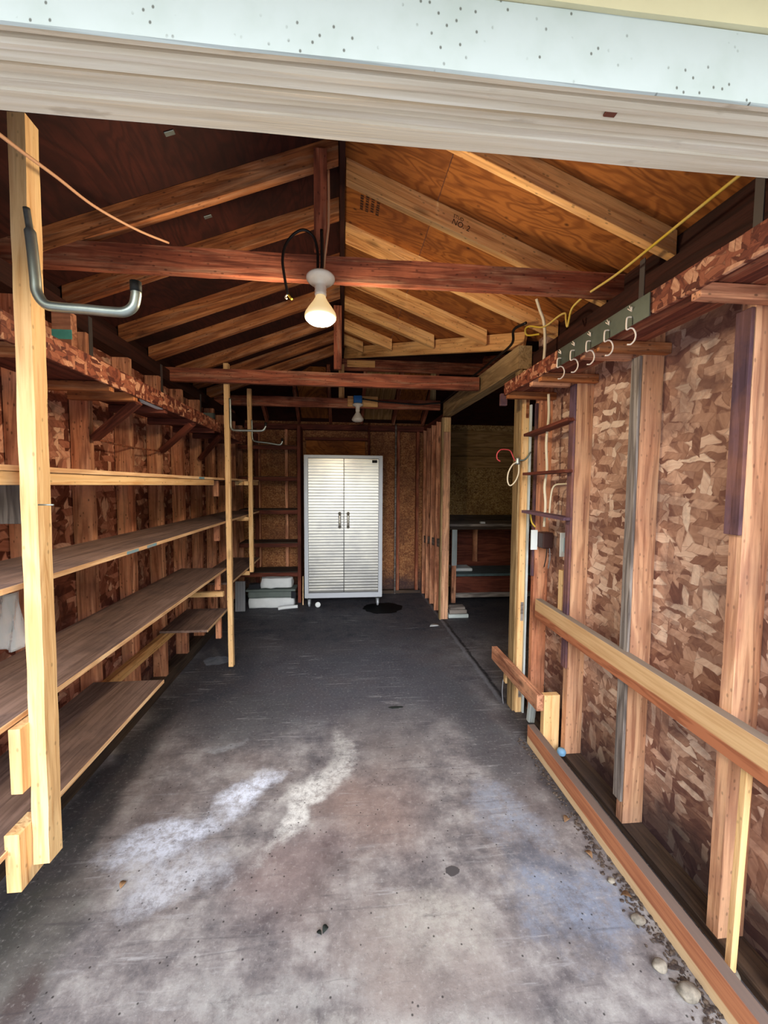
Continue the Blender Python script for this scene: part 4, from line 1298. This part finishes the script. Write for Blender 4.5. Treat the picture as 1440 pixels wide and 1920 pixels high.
def shell():
    bm = bmesh.new()

    def bx_(lo, hi):
        r = bmesh.ops.create_cube(bm, size=1.0)
        for v in r['verts']:
            v.co = Vector((lo[i] + (v.co[i] + 0.5) * (hi[i] - lo[i]) for i in range(3)))
    bx_((CX0, CY, CZ0), (CX0 + 0.045, 5.33, CZ1))
    bx_((CX1 - 0.045, CY, CZ0), (CX1, 5.33, CZ1))
    bx_((CX0 + 0.045, CY, CZ1 - 0.035), (CX1 - 0.045, 5.33, CZ1))
    bx_((CX0 + 0.045, CY, CZ0), (CX1 - 0.045, 5.33, CZ0 + 0.06))
    bx_((CX0 + 0.045, 5.31, CZ0 + 0.06), (CX1 - 0.045, 5.33, CZ1 - 0.035))
    bmesh.ops.bevel(bm, geom=list(bm.edges), offset=0.003, segments=2, affect='EDGES')
    return mesh_obj('cabinet_body', bm, M['cab_frame'], cb)


shell()


def ribdoor(x0, x1, right):
    bm = bmesh.new()
    z0, z1 = CZ0 + 0.066, CZ1 - 0.040
    n = 46
    prof = []
    for i in range(n):
        za = z0 + (z1 - z0) * i / n
        h = (z1 - z0) / n
        for t, d in ((0.0, 0.003), (0.22, 0.003), (0.26, -0.009), (0.60, -0.0095), (0.99, -0.009)):
            prof.append((CY + 0.012 + d, za + h * t))
    prof.append((CY + 0.012, z1))
    r0 = [bm.verts.new((x0, y, z)) for y, z in prof]
    r1 = [bm.verts.new((x1, y, z)) for y, z in prof]
    b0 = [bm.verts.new((x0, CY + 0.03, z)) for y, z in (prof[0], prof[-1])]
    b1 = [bm.verts.new((x1, CY + 0.03, z)) for y, z in (prof[0], prof[-1])]
    for i in range(len(prof) - 1):
        bm.faces.new((r0[i], r1[i], r1[i + 1], r0[i + 1]))
    bm.faces.new(r0[:] + [b0[1], b0[0]])
    bm.faces.new(list(reversed(r1)) + [b1[0], b1[1]])
    bm.faces.new((r0[0], b0[0], b1[0], r1[0]))
    bm.faces.new((r0[-1], r1[-1], b1[1], b0[1]))
    bm.faces.new((b0[0], b0[1], b1[1], b1[0]))
    bmesh.ops.recalc_face_normals(bm, faces=bm.faces)
    d = mesh_obj('door', bm, M['steel'], cb)
    d['label'] = 'ribbed stainless ' + ('right' if right else 'left') + ' door'
    hx = x0 + 0.045 if right else x1 - 0.045
    zc = 1.04
    tube('handle', [(hx, CY + 0.004, zc - 0.075), (hx, CY - 0.018, zc - 0.07), (hx, CY - 0.03, zc - 0.05), (hx, CY - 0.032, zc), (hx, CY - 0.03, zc + 0.05), (hx, CY - 0.018, zc + 0.07), (hx, CY + 0.004, zc + 0.075)], 0.013, M['handle'], d)
    for dz in (-0.08, 0.08):
        lathe('handle_boss', [(0, 0), (0.02, 0), (0.018, 0.006), (0, 0.008)], M['handle'], (hx, CY + 0.008, zc + dz), d, sides=16, tilt=Matrix.Rotation(math.radians(90), 4, 'X'))
    return d


mid = 0.018
ribdoor(CX0 + 0.048, mid - 0.004, False)
dr = ribdoor(mid + 0.004, CX1 - 0.048, True)
b_ = box('badge', (CX1 - 0.125, CY - 0.001, CZ1 - 0.085), (CX1 - 0.065, CY + 0.004, CZ1 - 0.052), M['rubber'], dr, bev=0.001)
b_['label'] = 'small black badge'
for x in (CX0 + 0.05, CX1 - 0.05):
    for y in (CY + 0.05, 5.28):
        c_ = box('caster', (x - 0.035, y - 0.03, 0.098), (x + 0.035, y + 0.03, 0.1148), M['rubber'], cb, bev=0.004)
        lathe('wheel', [(0, -0.012), (0.040, -0.012), (0.046, -0.006), (0.046, 0.006), (0.040, 0.012), (0, 0.012)], M['cab_frame'], (x, y, 0.047), c_, sides=24, tilt=Matrix.Rotation(math.radians(90), 4, 'Y'))
        box('fork', (x - 0.02, y - 0.012, 0.03), (x - 0.015, y + 0.012, 0.098), M['galv'], c_)
        box('fork', (x + 0.015, y - 0.012, 0.03), (x + 0.02, y + 0.012, 0.098), M['galv'], c_)
tag(lathe('white_disc', [(0, 0.006), (0.030, 0.006), (0.032, 0), (0.030, -0.004), (0, -0.004)], M['white_plastic'], (-0.29, 4.88, 0.034), sides=28, tilt=Matrix.Rotation(math.radians(84), 4, 'X')), 'round white lid standing under the left of the cabinet', 'lid')
tag(board('thin_rod', (-0.475, 5.0, 0.0), (-0.478, 5.06, 0.34), 0.010, 0.010, M['ply_edge'], upv=(0, 1, 0)), 'thin rod standing between the shelving unit and the cabinet', 'rod')


# oil stain and floor oddments
def splat(name, x, y, rx, ry, mat, seed, th=0.0022, n=40):
    bm = bmesh.new()
    top = []
    bot = []
    for i in range(n):
        a = 2 * math.pi * i / n
        r = 1 + 0.25 * mnoise.noise(Vector((math.cos(a) * 1.7 + seed, math.sin(a) * 1.7, 0))) + 0.12 * mnoise.noise(Vector((math.cos(a) * 5 + seed, math.sin(a) * 5, 0)))
        top.append(bm.verts.new((math.cos(a) * rx * r * 0.97, math.sin(a) * ry * r * 0.97, th)))
        bot.append(bm.verts.new((math.cos(a) * rx * r, math.sin(a) * ry * r, 0.0002)))
    bm.faces.new(top)
    bm.faces.new(list(reversed(bot)))
    for i in range(n):
        bm.faces.new((bot[i], bot[(i + 1) % n], top[(i + 1) % n], top[i]))
    return mesh_obj(name, bm, mat, None, Matrix.Translation((x, y, 0)))


tag(splat('oil_stain', 0.47, 4.80, 0.26, 0.22, M['oil'], 3.0), 'black oil stain on the floor in front of the cabinet', 'stain')


def crumple(name, lo, hi, mat, amp, seed, parent=None, cuts=5, sub=1):
    bm = bmesh.new()
    bmesh.ops.create_cube(bm, size=1.0)
    bmesh.ops.subdivide_edges(bm, edges=list(bm.edges), cuts=cuts, use_grid_fill=True)
    s = Vector(hi) - Vector(lo)
    c = (Vector(hi) + Vector(lo)) / 2
    for v in bm.verts:
        p = v.co.copy()
        k = 1 - 0.22 * max(0, p.length - 0.6)
        p *= k
        q = Vector((p.x * s.x, p.y * s.y, p.z * s.z))
        v.co = q + mnoise.noise_vector(q * 14 + Vector((seed, 0, 0))) * amp
    return mesh_obj(name, bm, mat, parent, Matrix.Translation(c), True)


tag(crumple('paper_bundle', (-1.10, 4.90, 0.0), (-0.57, 5.08, 0.116), M['paper'], 0.008, 1.0), 'white folded paper bundle at the bottom of the pile in the back left corner', 'bundle')
tt = empty('storage_tote', (-0.83, 5.0, 0.125))
tag(tt, 'grey-green tote lying on the white paper bundle', 'tote')
box('tote_body', (-1.10, 4.89, 0.125), (-0.57, 5.09, 0.205), M['tote'], tt, bev=0.012)
box('lid', (-1.12, 4.87, 0.205), (-0.55, 5.10, 0.228), M['tote'], tt, bev=0.006)
box('dark_flap', (-0.60, 4.868, 0.12), (-0.545, 4.885, 0.20), M['dark_cloth'], tt, bev=0.006)
tag(crumple('plastic_bag', (-0.96, 4.90, 0.238), (-0.59, 5.05, 0.350), M['paper'], 0.014, 8.0), 'white crumpled bag on top of the grey tote', 'bag')
tag(crumple('dark_cloth', (-1.09, 4.90, 0.229), (-0.96, 5.0, 0.285), M['dark_cloth'], 0.012, 5.0), 'dark rag on the tote left of the white bag', 'cloth')
rp_ = tube('paper_roll', [(-0.74, 4.80, 0.022), (-0.66, 4.81, 0.03), (-0.52, 4.83, 0.034)], 0.02, M['paper'])
tag(rp_, 'rolled pale paper lying in front of the pile', 'paper roll')
gp = board('ribbed_sheet', (-1.165, 4.80, 0.0), (-1.165, 4.82, 0.345), 0.11, 0.02, M['grey_metal'], upv=(0, 1, 0))
tag(gp, 'grey ribbed metal panel standing in the back left corner', 'panel')
for dx in (-0.03, 0.0, 0.03):
    board('rib', (-1.165 + dx, 4.788, 0.01), (-1.165 + dx, 4.808, 0.34), 0.010, 0.008, M['grey_metal'], gp, upv=(0, 1, 0))


def leaf(name, x, y, L, ang, mat, label, cat='leaf', group=None, lift=0.006):
    bm = bmesh.new()
    n = 9
    lft = []
    rgt = []
    midv = []
    for i in range(n):
        t = i / (n - 1)
        wdt = 0.34 * L * math.sin(math.pi * t) ** 0.8
        z = 0.002 + lift * math.sin(math.pi * t)
        midv.append(bm.verts.new((L * (t - 0.5), 0, z)))
        if 0 < i < n - 1:
            lft.append(bm.verts.new((L * (t - 0.5), wdt, z + lift * 0.7)))
            rgt.append(bm.verts.new((L * (t - 0.5), -wdt, z + lift * 0.4)))
    for side in (lft, rgt):
        bm.faces.new((midv[0], midv[1], side[0]))
        for i in range(len(side) - 1):
            bm.faces.new((midv[i + 1], midv[i + 2], side[i + 1], side[i]))
        bm.faces.new((midv[-2], midv[-1], side[-1]))
    bmesh.ops.recalc_face_normals(bm, faces=bm.faces)
    o = mesh_obj(name, bm, mat, None, Matrix.Translation((x, y, 0)) @ Matrix.Rotation(ang, 4, 'Z'), True)
    sd = o.modifiers.new('thickness', 'SOLIDIFY')
    sd.thickness = 0.0012
    tag(o, label, cat, group)


leaf('dry_leaf', -0.791, 1.494, 0.030, 1.5, M['leaf'], 'small brown leaf on the pale floor patch at the left')
leaf('dry_leaf', -0.055, 1.27, 0.026, 0.9, M['leaf_dark'], 'tiny black leaf scrap on the floor near the bottom centre', lift=0.008)
leaf('dry_leaf', -0.075, 1.262, 0.020, 2.6, M['leaf_dark'], 'tiny black curled scrap touching the black leaf scrap', lift=0.005)
tag(splat('damp_spot', 0.413, 1.437, 0.028, 0.022, plain('dark_grey_spot', '#4b4749', 0.8), 6.0, 0.0012), 'dark grey spot on the floor right of the centre', 'stain')
tag(splat('damp_spot', 0.35, 2.60, 0.05, 0.014, M['leaf_dark'], 9.0, 0.002), 'short dark smear on the floor in the middle of the garage', 'stain')
leaf('paper_scrap', 0.95, 4.12, 0.11, 0.2, M['paper'], 'white paper scrap on the floor by the partition post', 'scrap', lift=0.01)
tag(splat('ashen_spot', -1.03, 3.45, 0.10, 0.09, plain('ash_grey_spot', '#6e737d', 0.8, 0, 0.6, '#4a4d55', 20), 2.0, 0.001), 'round ash grey patch on the floor behind the middle post', 'stain')

# leaf litter and stones along the right wall
random.seed(21)
bm = bmesh.new()
for i in range(900):
    y = 0.88 + 1.35 * random.random() ** 1.3
    x = random.gauss(1.015 if random.random() < .55 else 1.12, 0.022 if y < 1.7 else 0.012)
    x = min(max(x, 0.93), 1.165)
    r = random.uniform(0.002, 0.008)
    ret = bmesh.ops.create_icosphere(bm, subdivisions=1, radius=r)
    q = Vector((random.uniform(.5, 1.7), random.uniform(.5, 1.6), random.uniform(.25, .6)))
    rot = Matrix.Rotation(random.uniform(0, 6), 3, 'Z')
    for v in ret['verts']:
        v.co = rot @ Vector((v.co.x * q.x, v.co.y * q.y, v.co.z * q.z)) + Vector((x, y, r * 0.3))
o = mesh_obj('leaf_litter', bm, M['litter'])
tag(o, 'brown leaf litter and grit along the foot of the right wall', 'debris', kind='stuff')


def stone(x, y, r, label, mat='stone', zs=0.6):
    bm = bmesh.new()
    bmesh.ops.create_icosphere(bm, subdivisions=3, radius=1)
    for v in bm.verts:
        p = v.co.copy()
        k = 1 + 0.25 * mnoise.noise(p * 1.4 + Vector((x * 30, y * 30, 0)))
        v.co = Vector((p.x * r * k, p.y * r * k * 0.8, p.z * r * k * zs))
    o = mesh_obj('stone', bm, M[mat], None, Matrix.Translation((x, y, r * zs * 0.55)), True)
    tag(o, label, 'stone', 'stones along the right wall')


stone(0.985, 1.20, 0.022, 'pale stone against the low board, farthest of the larger stones')
stone(0.955, 1.07, 0.022, 'greenish pale stone nearer the bottom edge beside the low board')
stone(0.985, 1.00, 0.030, 'biggest whitish stone at the bottom edge of the picture')
stone(1.15, 1.03, 0.024, 'grey stone between the low board and the wall, bottom right corner')
stone(0.985, 1.34, 0.014, 'small brown stone halfway along the near part of the low board')
for i, (x, y, a) in enumerate(((0.97, 1.62, 0.6), (0.965, 1.45, 1.9), (1.0, 1.28, 2.7))):
    leaf('dry_leaf', x, y, 0.035, a, M['leaf'], 'curled tan leaf beside the low board, ' + ['farthest', 'middle', 'nearest'][i] + ' of three', group='leaves beside the low board', lift=0.010)

# ------------------------------------------------------------------ stamps on the roof timber
def text_obj(body, size, mat, parent, p, ax, ay, name='grade_stamp'):
    cu = bpy.data.curves.new(name, 'FONT')
    cu.body = body
    cu.size = size
    cu.extrude = 0.0003
    cu.align_x = 'CENTER'
    cu.align_y = 'CENTER'
    cu.space_line = 0.8
    ax = Vector(ax).normalized()
    ay = Vector(ay)
    ay = (ay - ax * ay.dot(ax)).normalized()
    az = ax.cross(ay)
    p = Vector(p)
    tmp = bpy.data.objects.new('tmp', cu)
    me = bpy.data.meshes.new_from_object(tmp)
    bpy.data.objects.remove(tmp)
    me.materials.clear()
    me.materials.append(mat)
    o = bpy.data.objects.new(name, me)
    o.matrix_world = Matrix(((ax.x, ay.x, az.x, p.x), (ax.y, ay.y, az.y, p.y), (ax.z, ay.z, az.z, p.z), (0, 0, 0, 1)))
    COL.objects.link(o)
    o.parent = parent
    o.matrix_parent_inverse = parent.matrix_world.inverted()
    return o


sr = [o for o in bpy.data.objects if o.get('label', '').startswith('long honey rafter')][0]
sx = 0.53
dirx = Vector((1, 0, -RS)).normalized()
text_obj('NO. 2', 0.034, M['ink'], sr, (sx, 1.91 - 0.0197, rz(sx) - FT / 2 - 0.008), dirx, (0, 0, 1))
text_obj('STUD', 0.020, M['ink'], sr, (sx - 0.012, 1.91 - 0.0197, rz(sx - .012) - FT / 2 + 0.018), dirx, (0, 0, 1))

random.seed(3)
pc_ = [o for o in bpy.data.objects if o.name.startswith('ceiling')][1]
for row in range(4):
    bm = bmesh.new()
    t = 0.0
    while t < 0.24:
        wd = random.uniform(0.008, 0.016)
        r_ = bmesh.ops.create_cube(bm, size=1.0)
        for v in r_['verts']:
            v.co = Vector((t + (v.co.x + .5) * wd, v.co.y * random.uniform(0.014, 0.017), v.co.z * 0.0006))
        t += wd + random.uniform(0.003, 0.009)
    x_ = 0.095 + row * 0.026
    ax_ = Vector((0, 1, 0))
    mwx = frame((x_, 1.93, rz(x_) - 0.0006), ax_, (-RS, 0, -1))
    mesh_obj('mill_stamp', bm, M['ink'], pc_, mwx)
for x_, y_, n_ in ((-0.588, 1.56, 'small grey clip on the dark left roof boards near the door header'), (-0.598, 1.998, 'small grey clip on the dark left roof boards above the near tie beam')):
    tag(board('panel_clip', (x_ - 0.016, y_, rz(x_ - 0.016) - 0.003), (x_ + 0.016, y_, rz(x_ + 0.016) - 0.003), 0.018, 0.004, M['galv']), n_, 'clip', 'clips on the left roof boards')
bpy.context.view_layer.update()
